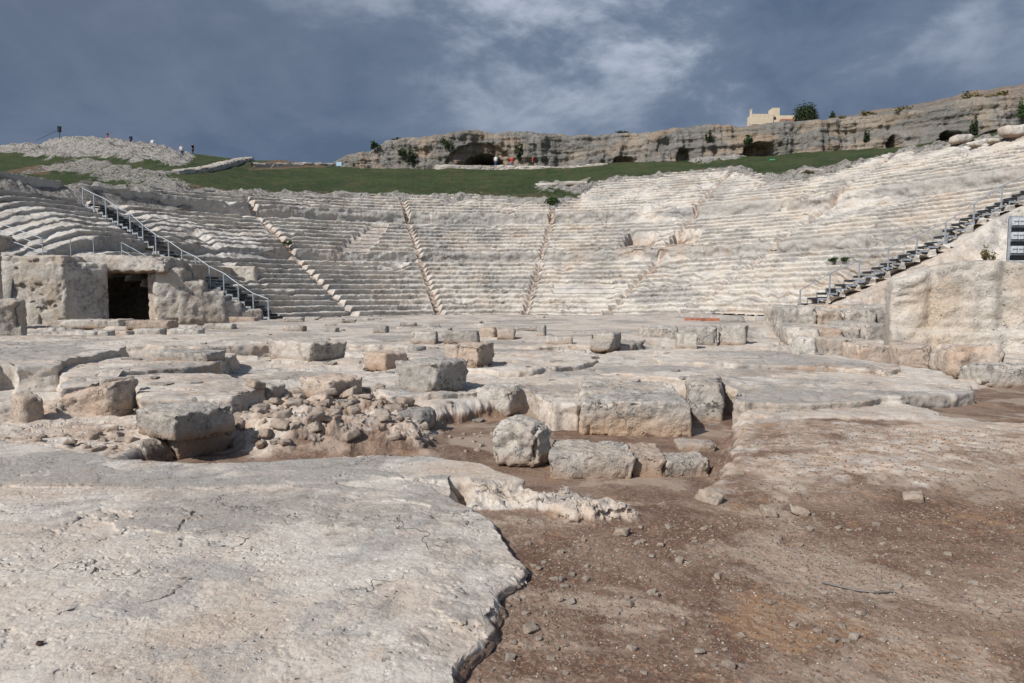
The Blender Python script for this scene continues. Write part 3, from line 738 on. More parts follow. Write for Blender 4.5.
B(328, 400, 29, 35, 19, 42, 'pinkish squared block with a shaded right side behind the rubble ridge', mat=M_warm)
B(385, 371, 24, 21, 17, 40, 'small pinkish block left of and behind the tall grey central block', mat=M_warm)
B(416, 356, 9, 10, 9, 40, 'little block just behind the small pinkish block', mat=M_block)
B(433, 396, 36, 35, 33, 42, 'tall grey squared block in the middle with a broken notch in its front corner', mat=M_grey, jit=.08)
B(477, 368, 34, 18, 23, 28, 'pale pinkish cubic block behind and right of the tall grey central block', mat=M_warm)
B(509, 417, 38, 21, 27, 30, 'warm rough block just right of and in front of the tall grey central block', mat=M_block, rnd=.2)
B(613, 351, 23, 8, 17, 18, 'small upright grey block standing alone in the middle distance', mat=M_grey)
B(690, 437, 108, 16, 35, 5, 'biggest block of the foreground, a wide slab with an orange-stained lower front', depth=2.2, z=MUDZ, rnd=.07, jit=.02, pxres=1.6, mat=M_big, rough=.8)
B(722, 421, 32, 10, 36, 14, 'broken dark-sided block abutting the right back corner of the biggest block', depth=1.3, z=MUDZ, rough=1.4)
B(538, 470, 46, 14, 45, 22, 'rounded rough boulder standing in the trench left of the split slab', z=MUDZ, rnd=.27, rough=2.2, cat='boulder', name='boulder')
SPL = 'pieces of the split slab in front of the biggest block'
B(633, 479, 82, 20, 22, 4, 'widest left piece of the split slab in front of the biggest block', z=MUDZ, depth=.80, rough=1.6, group=SPL)
B(667, 478, 33, 10, 20, 2, 'middle cracked piece of the split slab in front of the biggest block', z=MUDZ, depth=.72, rough=2., mat=M_warm, group=SPL)
B(710, 477, 42, 10, 17, -4, 'right detached piece of the split slab in front of the biggest block', z=MUDZ, depth=.45, rough=1.7, group=SPL)
B(718, 452, 36, 10, 8, 3, 'thin pale flat slab lying at the right foot of the biggest block', z=MUDZ, depth=.35, rough=1.4, rnd=.3, name='flat_slab', cat='slab')
B(272, 403, 38, 12, 17, 14, 'low rough block between the left shelf and the rubble ridge', rough=1.7)
B(424, 434, 34, 14, 20, 14, 'rounded grey boulder at the right end of the rubble ridge', rnd=.42, rough=1.8, mat=M_grey, name='boulder', cat='boulder', z=-.25)
B(697, 349, 20, 7, 15, 12, 'smallest of the four blocks in front of the brick strip', mat=M_block)
B(718, 346, 30, 8, 18, 8, 'middle squared block of the four in front of the brick strip', depth=.9)
B(746, 345, 27, 10, 19, 22, 'rightmost squared block of the four in front of the brick strip', mat=M_grey)
B(678, 343, 38, 8, 15, 5, 'long pale block, leftmost of the four in front of the brick strip', depth=.8)
B(821, 347, 32, 12, 18, 12, 'rough rounded block behind the peaked block at the right', rnd=.3, rough=1.5)
def peak(Pr, g, w, d, hh):
    t = np.clip(g[:, 2], 0, 1); Pr[:, 0] *= 1 - .42 * t; Pr[:, 1] *= 1 - .2 * t; return Pr
B(822, 362, 26, 6, 24, 6, 'block with a peaked top, leftmost of the row before the right rock wall', shape=peak, depth=.8)
B(854, 362, 27, 5, 22, 10, 'squared block with a horizontal crack right of the peaked block', depth=.9)
B(891, 365, 31, 6, 21, -2, 'squared warm block, third of the row before the right rock wall', mat=M_warm, depth=.8)
B(933, 371, 34, 8, 25, 14, 'pinkish smooth block, fourth of the row before the right rock wall', mat=M_warm, depth=.9, rnd=.16)
B(1008, 380, 50, 12, 33, 4, 'rounded carved boulder before the right rock wall above the bench-like stone', mat=M_warm, rnd=.35, rough=1.5, name='boulder', cat='boulder', depth=1.1)
B(1048, 388, 66, 12, 22, 3, 'bench-like stone at the right edge of the picture beside the mud', depth=.7, rnd=.15)
B(730, 352 - 27, 6, 16, 4, 3, 'small stone slab beside the brick strip', z=.05, depth=.5) if False else None
# middle-distance ledge blocks
MID = 'low blocks in the rows across the stage'
for (u, v, a, b, hp, yw, lab, mt) in (
    (436, 344, 25, 4, 12, 4, 'low block at the left end of the pale row left of the dark rough stone', M_block),
    (478, 343, 36, 5, 11, 3, 'long low grey-topped block in the middle of the pale row', M_grey),
    (495, 340, 15, 5, 12, 8, 'small squared block joining the right of the long low grey-topped block', M_warm),
    (514, 339, 17, 5, 10, 6, 'small block just left of the dark rough stone in the pale row', M_warm),
    (545, 337, 8, 4, 11, 10, 'dark rough knobbly stone standing in the pale row', M_grey),
    (572, 345, 26, 6, 8, 5, 'low flat block left of the small upright grey block', M_block),
    (668, 335, 24, 5, 9, 4, 'low pale block behind the long pale block', M_block),
    (95, 342, 12, 3, 11, 5, 'left of two small cubes in the low wall in front of the chamber', M_block),
    (108, 342, 12, 3, 11, 5, 'right of two small cubes in the low wall in front of the chamber', M_block),
    (128, 340, 18, 4, 9, 4, 'low pale block right of the two small cubes', M_warm),
    (160, 338, 28, 4, 9, 3, 'wide low block in the low wall right of the two small cubes', M_block),
    (198, 338, 30, 5, 9, 3, 'low block at the right end of the low wall before the chamber', M_block),
    (170, 329, 45, 4, 8, 2, 'long low step block directly under the chamber opening', M_warm),
    (120, 328, 60, 4, 8, 2, 'long low step block under the left chamber pier', M_block),
    (205, 363, 60, 22, 10, 20, 'long low block lying along the back of the left shelf', M_grey),
    (265, 350, 40, 14, 8, 18, 'low half-buried block right of the left shelf', M_block),
    (232, 330, 30, 5, 6, 3, 'low flat stone between the chamber and the left metal stairs', M_block),
    (255, 323, 26, 6, 6, 4, 'flat stone at the foot of the left metal stairs', M_warm),
    (189, 321, 9, 6, 11, 30, 'small upright cube stone leaning at the wall left of the metal stairs', M_warm),
    (336, 334, 16, 6, 6, 8, 'small dark-topped stone left of the pale row', M_grey),
    (303, 332, 20, 6, 6, 8, 'flat small stone in the row left of the pale row', M_block),
    (386, 333, 14, 6, 7, 8, 'dark broken stone at the back of the stage, left of centre', M_grey),
    (620, 337, 22, 6, 6, 4, 'low stone behind the small upright grey block', M_block),
    (590, 331, 20, 5, 5, 4, 'low flat stone furthest back right of centre', M_block)):
    B(u, v, a, b, hp, yw, lab, mat=mt, group=MID, rough=1.3, depth=max(.4, a * .018) if b < 8 else None)
# left warm tilted outcrop and dark faced blocks
def slope_shape(Pr, g, w, d, hh):
    Pr[:, 2] -= (1 - g[:, 0]) * g[:, 2] * hh * .6; return Pr
B(112, 426, 76, 26, 46, 18, 'reddish sloping rock outcrop at the left between the shelf and the grey-brown block', mat=M_warm, rough=1.5, rnd=.2, shape=slope_shape, cat='outcrop', name='rock_outcrop', group=None, z=-.2)
B(24, 432, 20, 16, 34, 40, 'narrow upright rough rock left of the reddish sloping outcrop', mat=M_warm, rough=1.5, rnd=.2, cat='outcrop', name='rock_outcrop', group=None, z=-.18)
B(102, 412, 6, 30, 34, 50, 'block with a big dark shaded face right of the reddish sloping outcrop', mat=M_block, z=-.08)
B(22, 341, 60, 4, 41, -28, 'large plain grey block at the left edge of the picture', z=0, depth=1.2, mat=M_wall, rnd=.06, jit=.02)
B(46, 308, 22, 3, 12, 5, 'squared beam stone projecting right of the large plain grey block', z=.6, depth=.8, mat=M_grey)

# ------------------------------------------------------------------ brick strip and drum
def world_box(u, v, y, w, d, h, mb):
    x, yy, zz = at_y(u, v, y); mb.box((x, yy + d / 2, zz + h / 2), (w, d, h))
def bricks(x0, x1, y, z0, courses, label):
    mb = MB(); n = max(1, int((x1 - x0) / .27))
    for c in range(courses):
        for k in range(n): mb.box((x0 + (k + .5 * (c % 2) + .5) * .27, y + .004 * ((k * 7 + c) % 5), z0 + .055 + c * .108), (.268, .13, .107))
    new_obj('brick_strip', mb.mesh('brick_strip'), M_brick, label=label, cat='brick wall')
bricks(8.45, 11.3, 33.4, .0, 3, 'low strip of red bricks at the back of the stage right of centre')
bricks(14.0, 14.9, 34.0, .25, 3, 'short low red brick course further right, below the foot of the right metal stairs')
bricks(12.1, 13.8, 33.9, .02, 1, 'single line of red bricks between the two brick strips')
B(745, 324, 24, 6, 8, 3, 'grey rounded column drum lying right of the red brick strip', z=.08, mat=M_grey, rnd=.45, depth=.5, name='column_drum', cat='column drum', group=None)

# ------------------------------------------------------------------ chamber at the left and its walls
def wall_piece(name, p, q, depth, z0, z1, parent, mat=M_wall, seed=1, rough=.5, rnd=.08, jit=.01, shape=None, res=.09, label=None):
    w = math.hypot(q[0] - p[0], q[1] - p[1]); ang = math.atan2(q[1] - p[1], q[0] - p[0])
    me = rock_mesh(w, depth, z1 - z0, res=res, seed=seed, rough=rough, rnd=rnd, jit=jit, shape=shape, name=name)
    o = new_obj(name, me, mat, parent=parent, label=label)
    nx, ny = -math.sin(ang), math.cos(ang)
    o.location = ((p[0] + q[0]) / 2 + nx * depth / 2, (p[1] + q[1]) / 2 + ny * depth / 2, z0); o.rotation_euler = (0, 0, ang)
    if parent: o.location = o.location - parent.location
    return o
ch = new_obj('rock_chamber', None, label='rock-cut chamber with a dark doorway in the wall at the left end of the seating', cat='chamber'); ch.location = (-20.5, 37, 0)
def bite(Pr, g, w, d, hh):
    n = fbm(Pr[:, 0] * 2.1, Pr[:, 2] * 2.1, oct=3, seed=77); m = sstep(.28, .4, fbm(Pr[:, 0] * 3.4, Pr[:, 2] * 3.4, oct=2, seed=79)) * (g[:, 1] < .02); Pr[:, 1] += m * .14; return Pr
wall_piece('wall', (-27.2, 35.0), (-22.6, 34.6), 2.2, -.2, 3.45, ch, seed=5, shape=bite, res=.06)
wall_piece('pier', (-22.7, 34.62), (-21.35, 36.3), 1.8, -.2, 3.1, ch, seed=6, mat=M_block)
wall_piece('lintel', (-22.3, 36.1), (-18.2, 37.1), 8.5, 2.62, 3.5, ch, seed=7, rough=1.5, rnd=.3, jit=.10, mat=M_block)
wall_piece('column', (-19.85, 37.3), (-19.1, 37.2), .9, -.2, 2.9, ch, seed=8, mat=M_warm, rough=.9)
wall_piece('wall', (-19.3, 36.7), (-17.7, 37.3), 3.5, -.2, 2.9, ch, seed=9, rough=1.1, rnd=.16)
wall_piece('wall', (-18.1, 37.05), (-16.8, 37.7), 3.5, -.2, 2.2, ch, seed=19, rough=1.1, rnd=.16)
wall_piece('side_wall', (-18.6, 40), (-18.6, 46), .8, -.4, 3.2, ch, seed=18)
wall_piece('back_wall', (-28.5, 45.6), (-17, 45.6), .8, -.4, 3.3, ch, seed=10)
wall_piece('roof', (-28, 37.0), (-22, 37.0), 9, 2.85, 3.3, ch, seed=20)
wall_piece('side_wall', (-28.2, 46), (-27.8, 36.8), .8, -.4, 3.2, ch, seed=12)
wall_piece('step', (-17.4, 37.45), (-16.0, 38.2), 2.6, -.2, 1.65, ch, seed=13, rough=.8)
wall_piece('step', (-16.4, 38.1), (-15.3, 38.8), 2.2, -.2, 1.1, ch, seed=17, rough=.8)
wall_piece('step', (-15.4, 38.8), (-14.4, 39.4), 1.6, -.2, .6, ch, seed=14, rough=.8)
wall_piece('wall', (-40, 36.5), (-26.6, 35.6), 3, -.2, 4.6, ch, seed=15)
o = wall_piece('rock_pier', (-28.0, 29.6), (-23.1, 29.8), 1.4, -.2, 3.7, None, seed=16)
o['label'] = 'tall grey rock pier at the left edge in front of the chamber wall'; o['category'] = 'rock wall'

# ------------------------------------------------------------------ right rock wall and bank
def massshape(Pr, g, w, d, hh):
    x, z_ = Pr[:, 0], Pr[:, 2] + hh / 2
    fw = np.clip(1 - g[:, 1] / .5, 0, 1); front = True
    Pr[:, 1] -= fw * .35 * sstep(.86, .80, z_ + .06 * fbm(x, x * 0, oct=3, seed=403))
    lump = fbm(x * .5, z_ * .8, oct=4, seed=401) * .12
    Pr[:, 1] += fw * (lump + fbm(x * 2, z_ * 3, oct=5, seed=404, ridged=True) * .09)
    groove = np.exp(-((x + 2.2) / .18) ** 2) + np.exp(-((x + 3.9) / .12) ** 2) + np.exp(-((x - 1.2) / .2) ** 2)
    Pr[:, 1] += fw * groove * .18
    Pr[:, 2] += sstep(.55, 1, g[:, 2]) * (fbm(x * .4, Pr[:, 1] * .4, oct=4, seed=402) * .25 - .35 * np.exp(-((x + w / 2) / .8) ** 2))
    return Pr
o = wall_piece('rock_wall', (10.5, 18.8), (19.6, 15.6), 1.5, -.2, 2.30, None, mat=M_wall, seed=21, rough=.3, rnd=.10, shape=massshape, res=.055)
o['label'] = 'large pale rock-cut wall with a lower ledge at the right of the stage'; o['category'] = 'rock wall'
TI = 'stepped rock ledges below the right metal stairs'
ORD = ('first', 'second', 'third', 'fourth', 'fifth', 'sixth')
rl = np.random.default_rng(5)
for (p, q, dep, z1, lab, n, sd) in (((9.7, 24.2), (13.3, 24.0), 2.6, .42, 'squared block from the left in the lower stepped row beside the right rock wall', 4, 31),
                            ((10.4, 26.9), (15.6, 26.6), 2.6, .98, 'squared block from the left in the upper stepped row beside the right rock wall', 4, 41),
                            ((12.4, 31.0), (18.0, 31.0), 2.6, 1.0, 'block from the left in the row halfway between the right wall and stairs', 3, 51),
                            ((14.8, 33.9), (19.5, 34.4), 1.6, .72, 'rough block from the left directly under the foot of the right metal stairs', 3, 61)):
    cuts = np.linspace(0, 1, n + 1); cuts[1:-1] += rl.uniform(-.06, .06, n - 1)
    for k in range(n):
        a_, b_ = cuts[k] + .008, cuts[k + 1] - .008; off = rl.uniform(-.35, .15)
        P_ = (p[0] + (q[0] - p[0]) * a_, p[1] + (q[1] - p[1]) * a_ + off); Q_ = (p[0] + (q[0] - p[0]) * b_, p[1] + (q[1] - p[1]) * b_ + off + rl.uniform(-.12, .12))
        o = wall_piece('stone_block', P_, Q_, dep, -.2, z1 + rl.uniform(-.12, .10), None, mat=(M_block, M_warm, M_block, M_grey)[k % 4], seed=sd + k, rough=1.1, rnd=.07, jit=.025, res=.06)
        o['label'] = ORD[k] + ' ' + lab; o['category'] = 'stone block'; o['group'] = TI
def build_bank():
    sx, sy = 15.5, 36.65; dx, dy = .988, .156
    a = np.linspace(-1.5, 34, 330); b = np.linspace(-1.0, 24, 250)
    Bb, A = np.meshgrid(b, a, indexing='ij')
    X = sx + A * dx + Bb * dy; Y = sy + A * dy - Bb * dx
    zs = sprof(A + .8) + .35 - .26 + .22 * sstep(5, 11, A)
    zs = zs - 1.15 * sstep(1.3, 2.1, Bb + .3 * fbm(X, Y, oct=3, seed=410)) * sstep(-1, 3, A)
    t = sstep(2.0, 17, Bb)
    low = np.interp(A, [-2, 3, 8, 34], [-.6, .2, 1.2, 3.0])
    z = zs * (1 - t) + low * t
    z = z - 1.5 * np.exp(-((Bb - 3.6 - .05 * A) / 1.1) ** 2) * sstep(1.5, 6, A) + .2 * sstep(4.5, 7, Bb)
    z = z + fbm(X * .45, Y * .45, oct=5, seed=411) * .4 * sstep(.6, 3, Bb) + fbm(X * 1.6, Y * 1.6, oct=4, seed=412) * .22 * sstep(.8, 1.8, Bb) + fbm(X * 5, Y * 5, oct=3, seed=413) * .05
    edge = np.minimum(A + 1.5 - .15 * Bb, 99); z = z - sstep(1.5, 0, edge + fbm(Y * .6, X * .6, oct=3, seed=414)) * 2.5
    z = z - sstep(0, -.6, Bb) * 1.5
    z = z - 1.2 * sstep(20.6, 19.2, Y + .35 * (X - 10.5)) if False else np.where(Y + .35 * (X - 10.5) < 20.2, -1.0, z)
    V = np.stack([X, Y, z], -1)
    warm = np.clip(.3 + fbm(X * .3, Y * .3, oct=4, seed=415) * .8, 0, 1); grey = np.clip(.35 + fbm(X * .4, Y * .4, oct=4, seed=416) * .8, 0, 1)
    me = mesh_from('rock_bank', V.reshape(-1, 3), grid_quads(*X.shape), True, np.stack([X * 0 + .02, grey, warm], -1).reshape(-1, 3))
    new_obj('rock_bank', me, M_seat, kind='structure')
build_bank()

# ------------------------------------------------------------------ metal stairs
def metal_stairs(phi, n0, n1, side, label, zoff, nsteps, pitchposts, width=1.15):
    s = math.sin(R(phi)); c = math.cos(R(phi)); r0 = float(R0(phi)); fzv = float(floorz(phi))
    x0, y0 = CX + s * (r0 + n0), CY + c * (r0 + n0)
    z0 = float(sprof(n0)) + fzv + zoff; z1 = float(sprof(n1)) + fzv + zoff
    root = new_obj('metal_stairs', None, label=label, cat='stairs', group='galvanised stairs laid over the seating'); root.location = (x0, y0, z0)
    root.rotation_euler = (0, 0, math.atan2(c, s))        # local x runs up the stair
    L = n1 - n0; H = z1 - z0; N = nsteps; dx = L / N; dz = H / N
    def zz(x): return float(sprof(n0 + x)) + fzv + zoff - z0
    tb = MB(); tb.box((dx / 2, 0, -.02), (dx * 1.05, width - .1, .04)); tb.box((0.01, 0, -.05), (.02, width - .1, .06)); tm = tb.mesh('tread')
    hs = []
    for i in range(N):
        o = new_obj('tread', tm, None, root); hs.append(zz((i + 1) * dx)); o.location = (i * dx, 0, hs[-1])
    tm.materials.append(M_tread)
    for sd in (-1, 1):
        sb = MB()
        for i in range(N):
            zc = hs[i]; sb.box(((i + .5) * dx, sd * width / 2, zc - .07), (dx * 1.02, .035, .10))
            if i: sb.box((i * dx, sd * width / 2 + .002 * sd, (hs[i] + hs[i - 1]) / 2 - .08), (.05, .033, abs(hs[i] - hs[i - 1]) + .12))
        new_obj('stringer', sb.mesh('stringer'), M_metal, root)
    pb = MB(); pb.box((0, 0, .42), (.06, .06, 1.2)); pb.box((0, 0, -.1), (.12, .09, .16)); pm = pb.mesh('post'); pm.materials.append(M_metal)
    npst = pitchposts; tops = []
    for k in range(npst + 1):
        x = min(L * k / npst, L - .05); o = new_obj('post', pm, None, root); i = min(N - 1, int(x / dx)); o.location = (x, side * (width / 2 + .04), hs[i]); tops.append((x, side * (width / 2 + .04), hs[i] + 1.02))
    rb = MB()
    for k in range(npst): rb.tube(tops[k], tops[k + 1], .026)
    new_obj('handrail', rb.mesh('handrail'), M_metal, root)
metal_stairs(-65, -.3, 15.8, 1, 'long dark metal stairs with pale edges climbing the left end of the seating', .24, 34, 14)
metal_stairs(81, .4, 24, -1, 'grey metal stairs with a handrail climbing the right end of the seating', .20, 44, 14, 1.0)

# ------------------------------------------------------------------ railings over the chamber
def railing(p, q, posts, bars, label, h=1.0, r=.022):
    root = new_obj('railing', None, label=label, cat='railing'); root.location = p
    p = np.array(p); q = np.array(q) - p
    pb = MB(); pb.tube((0, 0, -.15), (0, 0, h), r * 1.1); pm = pb.mesh('post'); pm.materials.append(M_metal)
    for t in posts:
        o = new_obj('post', pm, None, root); o.location = tuple(q * t)
    for b in bars:
        m = MB(); m.tube((q * 0 + np.array((0, 0, b))), (q + np.array((0, 0, b))), r); new_obj('rail', m.mesh('rail'), M_metal, root)
y = 37.2
def ay(u, v, y): return at_y(u, v, y)
railing(ay(-45, 226, 36.6), ay(43, 257, 36.6), (0, .5, 1), (.25, .62, .98), 'sloping three-bar railing at the left edge above the chamber wall', h=.98)
railing(ay(122, 258, 37.6), ay(164, 281, 37.6), (0, 1), (.42, .85), 'short sloping two-bar railing above the chamber doorway', h=.85)
for (u, v) in ((71, 257), (94, 258)):
    m = MB(); x, yy, zz = ay(u, v, 37.0); m.tube((0, 0, -.2), (0, 0, .95), .022); m.tube((0, 0, .95), (0, 0, .99), .032)
    o = new_obj('railing_post', m.mesh('railing_post'), M_metal, label=('thin metal post alone on the chamber wall, nearer the three-bar railing' if u < 80 else 'thin metal post alone on the chamber wall, nearer the two-bar railing'), cat='post'); o.location = (x, yy, zz)

# metal rack of lamps at the right edge
x, y, zz = at_y(1008, 262, 33.0)
rk = new_obj('equipment_rack', None, label='grey metal rack holding rows of small silver boxes at the right edge', cat='rack'); rk.location = (x, y, zz)
m = MB()
for dx in (0, 1.5): m.box((dx, 0, 1.05), (.08, .08, 2.3))
m.box((.75, 0, 2.16), (1.6, .07, .07)); m.box((.75, 0, .0), (1.6, .07, .07))
for k in (0, 1, 2): m.box((.75, 0, .35 + k * .66), (1.5, .05, .04))
new_obj('frame', m.mesh('frame'), M_metal, rk)
m = MB(); m.box((0, 0, .14), (.24, .22, .34)); m.box((0, -.13, .22), (.20, .05, .10)); bm_ = m.mesh('box_unit'); bm_.materials.append(simple('silver_box', (.5, .52, .55), .4, .2))
for k in range(3):
    for j in range(5):
        o = new_obj('box_unit', bm_, None, rk); o.location = (.18 + j * .29, -.02, .45 + k * .66)
m = MB(); m.box((.75, .16, 1.08), (1.44, .03, 2.0)); new_obj('back_panel', m.mesh('back_panel'), M_tread, rk)

# ------------------------------------------------------------------ vegetation
def bush_mesh(w, d, h, n, leaf, seed, name='foliage'):
    r = np.random.default_rng(seed); V = []; Q = []
    cl = r.normal(0, 1, (max(6, n // 60), 3)); cl /= np.linalg.norm(cl, axis=1)[:, None]; cl *= r.uniform(.35, .95, (len(cl), 1)); cl[:, 2] = np.abs(cl[:, 2])
    c = cl[r.integers(0, len(cl), n)] + r.normal(0, .17, (n, 3)); c[:, 2] = np.abs(c[:, 2])
    c *= np.array((w / 2, d / 2, h))
    a = r.normal(0, 1, (n, 3)); a /= np.linalg.norm(a, axis=1)[:, None]; b = np.cross(a, r.normal(0, 1, (n, 3))); b /= np.linalg.norm(b, axis=1)[:, None]
    s = leaf * r.uniform(.6, 1.4, (n, 1))
    V = np.stack([c - a * s, c + b * s * .5, c + a * s, c - b * s * .5], 1).reshape(-1, 3)
    return mesh_from(name, V, np.arange(4 * n).reshape(-1, 4), False)
def bush(x, y, z, w, h, label, mat=M_leaf, n=1500, leaf=.12, seed=1, name='bush', group=None, cat='bush', trunk=None):
    root = new_obj(name, None, label=label, cat=cat, group=group); root.location = (x, y, z)
    new_obj('crown' if trunk else 'foliage', bush_mesh(w, w * .8, h, n, leaf, seed), mat, root).location = (0, 0, trunk or 0)
    m = MB(); hh = (trunk or 0) + h * .3
    m.tube((0, 0, -.3), (.05, 0, hh * .6), .05 * w); m.tube((.05, 0, hh * .55), (w * .2, .1, hh), .03 * w); m.tube((.05, 0, hh * .55), (-w * .2, 0, hh), .03 * w)
    new_obj('trunk' if trunk else 'stem', m.mesh('trunk'), M_wood, root)
bx, by, bz, _ = cliff_at(808); bush(bx * 1.03, by * 1.03, bz - .2, 3.0, 2.3, 'round dark green tree on the cliff top right of the cream building', M_leafd, 4500, .13, 3, 'tree', None, 'tree', trunk=.5)
CLG = 'shrubs growing on the cliff face'
for i, (u, v, w, h, lab) in enumerate(((375, 145, 1.6, 1.2, 'leftmost dark shrub near the low left end of the cliff'), 
    (402, 152, 1.5, 1.2, 'dark shrub on the cliff face left of the big grotto'), (412, 156, 1.4, 2.0, 'tall dark shrub hanging on the cliff left of the big grotto'),
    (447, 143, 1.6, 1.7, 'bright green shrub beside the upper left of the big grotto arch'),
    (519, 152, 1.2, 2.6, 'tall narrow dark shrub just right of the big grotto'), (708, 137, .9, 1.6, 'narrow dark ivy streak high on the pale cliff'),
    (747, 141, 1.2, .9, 'shrub over the left side of the wide shallow cave'), (866, 137, .7, 1.5, 'thin shrub on the cliff next to the small round cave'),
    (972, 128, 1.0, 2.2, 'dark ivy hanging right of the wide dark cave'), (1021, 112, 1.4, 1.9, 'dark shrub at the right edge of the cliff'))):
    x, yt, zt, yb = cliff_at(u); p = at_y(u, v + h * 3.2, yb + .1); bush(p[0], p[1] - .2, p[2], w, h, lab, M_leafd if i % 3 else M_leaf, 420, .13, 20 + i, 'shrub', CLG, 'shrub')
TOP = 'low scrub along the cliff top'
for i, (u, w, h, lab) in enumerate(((395, 1.5, .5, 'low scrub on the left end of the cliff top'), (622, 2.0, .5, 'low scrub on the cliff top before it rises'), 
    (838, 1.2, .9, 'small pointed scrub right of the round tree'), (850, 2., .5, 'dry scrub right of the small pointed one'), (880, 2.5, .6, 'dry brown scrub on the cliff top above the small round cave'), (915, 2.5, .6, 'dry brown scrub on the cliff top above the wide dark cave'),
    (975, 3., .8, 'large dry scrub on the right-hand rise of the cliff'), (1005, 3., .8, 'dry scrub at the right end of the cliff top'))):
    x, yt, zt, yb = cliff_at(u); bush(x, yt + .6, zt - .1, w, h, lab, M_dry if u > 845 else M_leafd, 450, .13, 60 + i, 'scrub', TOP, 'scrub')
def hbush(u, v, w, h, lab, mat=M_leaf, seed=1, n=350, leaf=.08, grp=None, y0=38.):
    x, y = hit(u, v, y0); bush(x, y, surf(x, y) - .05, w, h, lab, mat, n, leaf, seed, 'plant', grp, 'plant')
hbush(552, 206, 1.6, .7, 'green bush at the top edge of the seating in the middle', seed=91, n=600, leaf=.12)
hbush(834, 265, .6, .16, 'small green plant on the seating above the right metal stairs, left of a pair', seed=92)
hbush(846, 262, .6, .16, 'small green plant on the seating above the right metal stairs, right of a pair', seed=93)
hbush(288, 247, .7, .3, 'small green tuft beside the second stepped aisle from the left', seed=94)
hbush(281, 160, 3, 1.0, 'dark bush on the skyline behind the low stone wall', M_leafd, 95, 700, .16, y0=95)
x, y, zz = at_y(989, 250, 31.); bush(x, y, zz - .45, .7, .8, 'wispy grey-green plant on the rock bank left of the metal rack', M_dry, 300, .06, 96, 'plant', None, 'plant')
x, y, zz = at_y(1012, 266, 30.); bush(x, y, zz - .1, .6, .35, 'low green plant on the rock bank below the metal rack', M_leaf, 200, .06, 97, 'plant', None, 'plant')

# ------------------------------------------------------------------ cream building
bx, by, bz, _ = cliff_at(772)
bl = new_obj('building', None, label='cream ruined building with a square tower on the cliff top', cat='building'); D_ = 108.; bl.location = at_y(772, 125, D_); bl.scale = (.58, .58, .6)
m = MB(); m.box((-3.2, 0, 1.0), (5.5, 4, 2.6)); new_obj('wall', m.mesh('wall'), M_plaster, bl)
m = MB(); m.box((.35, -.2, 1.6), (1.9, 3, 4.6)); new_obj('tower', m.mesh('tower'), M_plaster, bl)
m = MB(); m.box((3.0, 0, .8), (4.6, 4, 2.3)); new_obj('wall', m.mesh('wall'), M_plaster, bl)
m = MB(); m.box((-5.9, -.5, 1.9), (.45, .45, 3.6)); m.box((-5.9, -.5, 3.75), (.6, .6, .15)); new_obj('chimney', m.mesh('chimney'), M_plaster, bl)
m = MB(); m.box((0.1, -1.74, 1.3), (.5, .08, .7)); new_obj('window', m.mesh('window'), M_dark, bl)
m = MB(); m.box((3.0, -2.5, .25), (3.6, 1.2, 1.1)); new_obj('roof', m.mesh('roof'), M_roof, bl)

# ------------------------------------------------------------------ low walls on the hill
def low_wall(pts, w, h, label, seed):
    path = np.array(pts, float); seg = np.hypot(np.diff(path[:, 0]), np.diff(path[:, 1])); S = np.concatenate([[0], np.cumsum(seg)])
    s = np.arange(0, S[-1], .25); X = np.interp(s, S, path[:, 0]); Y = np.interp(s, S, path[:, 1])
    gx = np.gradient(X); gy = np.gradient(Y); l = np.hypot(gx, gy); nx, ny = -gy / l, gx / l
    Z = np.array([surf(a, b) for a, b in zip(X, Y)])
    prof_ = [(-.5, -.6), (-.5, .1), (-.48, .5), (-.42, .85), (-.2, 1.), (.2, 1.), (.42, .85), (.5, -.6)]
    rows = []
    for k, (a, b) in enumerate(prof_):
        nn = fbm(s * 2.2, s * 0 + k * 3, oct=3, seed=seed) * .14
        rows.append(np.stack([X + nx * (a * w + nn), Y + ny * (a * w + nn), Z + b * h * (1 + fbm(s * 1.3, s * 0 + k, oct=3, seed=seed + 1) * .35)], -1))
    V = np.array(rows)
    o = new_obj('low_stone_wall', mesh_from('low_stone_wall', V.reshape(-1, 3), grid_quads(V.shape[0], V.shape[1]), False), M_grey, label=label, cat='low wall')
low_wall([hit(u, v, 80) for u, v in ((252, 166), (290, 166), (330, 166.5), (390, 168), (440, 169), (520, 169), (610, 166))], .8, .42, 'long low rubble wall along the top of the grass before the cliff', 501)
low_wall([hit(u, v, 60) for u, v in ((150, 177), (175, 176), (205, 172), (232, 164), (250, 160.5))], 1.4, .5, 'low stone bank climbing to the right across the left hill', 502)

# boulders on the hill
HB = 'pale boulders scattered on the slope by the cliff'
for i, (u, v, w, h, lab) in enumerate(((961, 143, 1.5, .7, 'pale boulder in front of the wide dark cave'), (1014, 136, 1.8, .8, 'large pale boulder near the right edge by the cliff'), (975, 147, .8, .35, 'small brownish boulder right of the pale boulder by the cave'),
    (993, 145, .9, .4, 'grey boulder on the grass edge left of the large pale one'), (818, 173, 2.6, .35, 'long flat pale rock in the green patch above the seating'), (548, 187, 2.6, .45, 'flat grey rock on the grass at the upper middle'), (576, 186, 2.6, .5, 'grey rock right of the flat one on the grass at the upper middle'))):
    x, y = hit(u, v, 50); zz = surf(x, y)
    o = new_obj('boulder', rock_mesh(w, w * .6, h, res=.12, seed=600 + i, rough=1.6, rnd=.4, jit=.1), M_block, label=lab, cat='boulder', group=HB); o.location = (x, y, zz - .1)

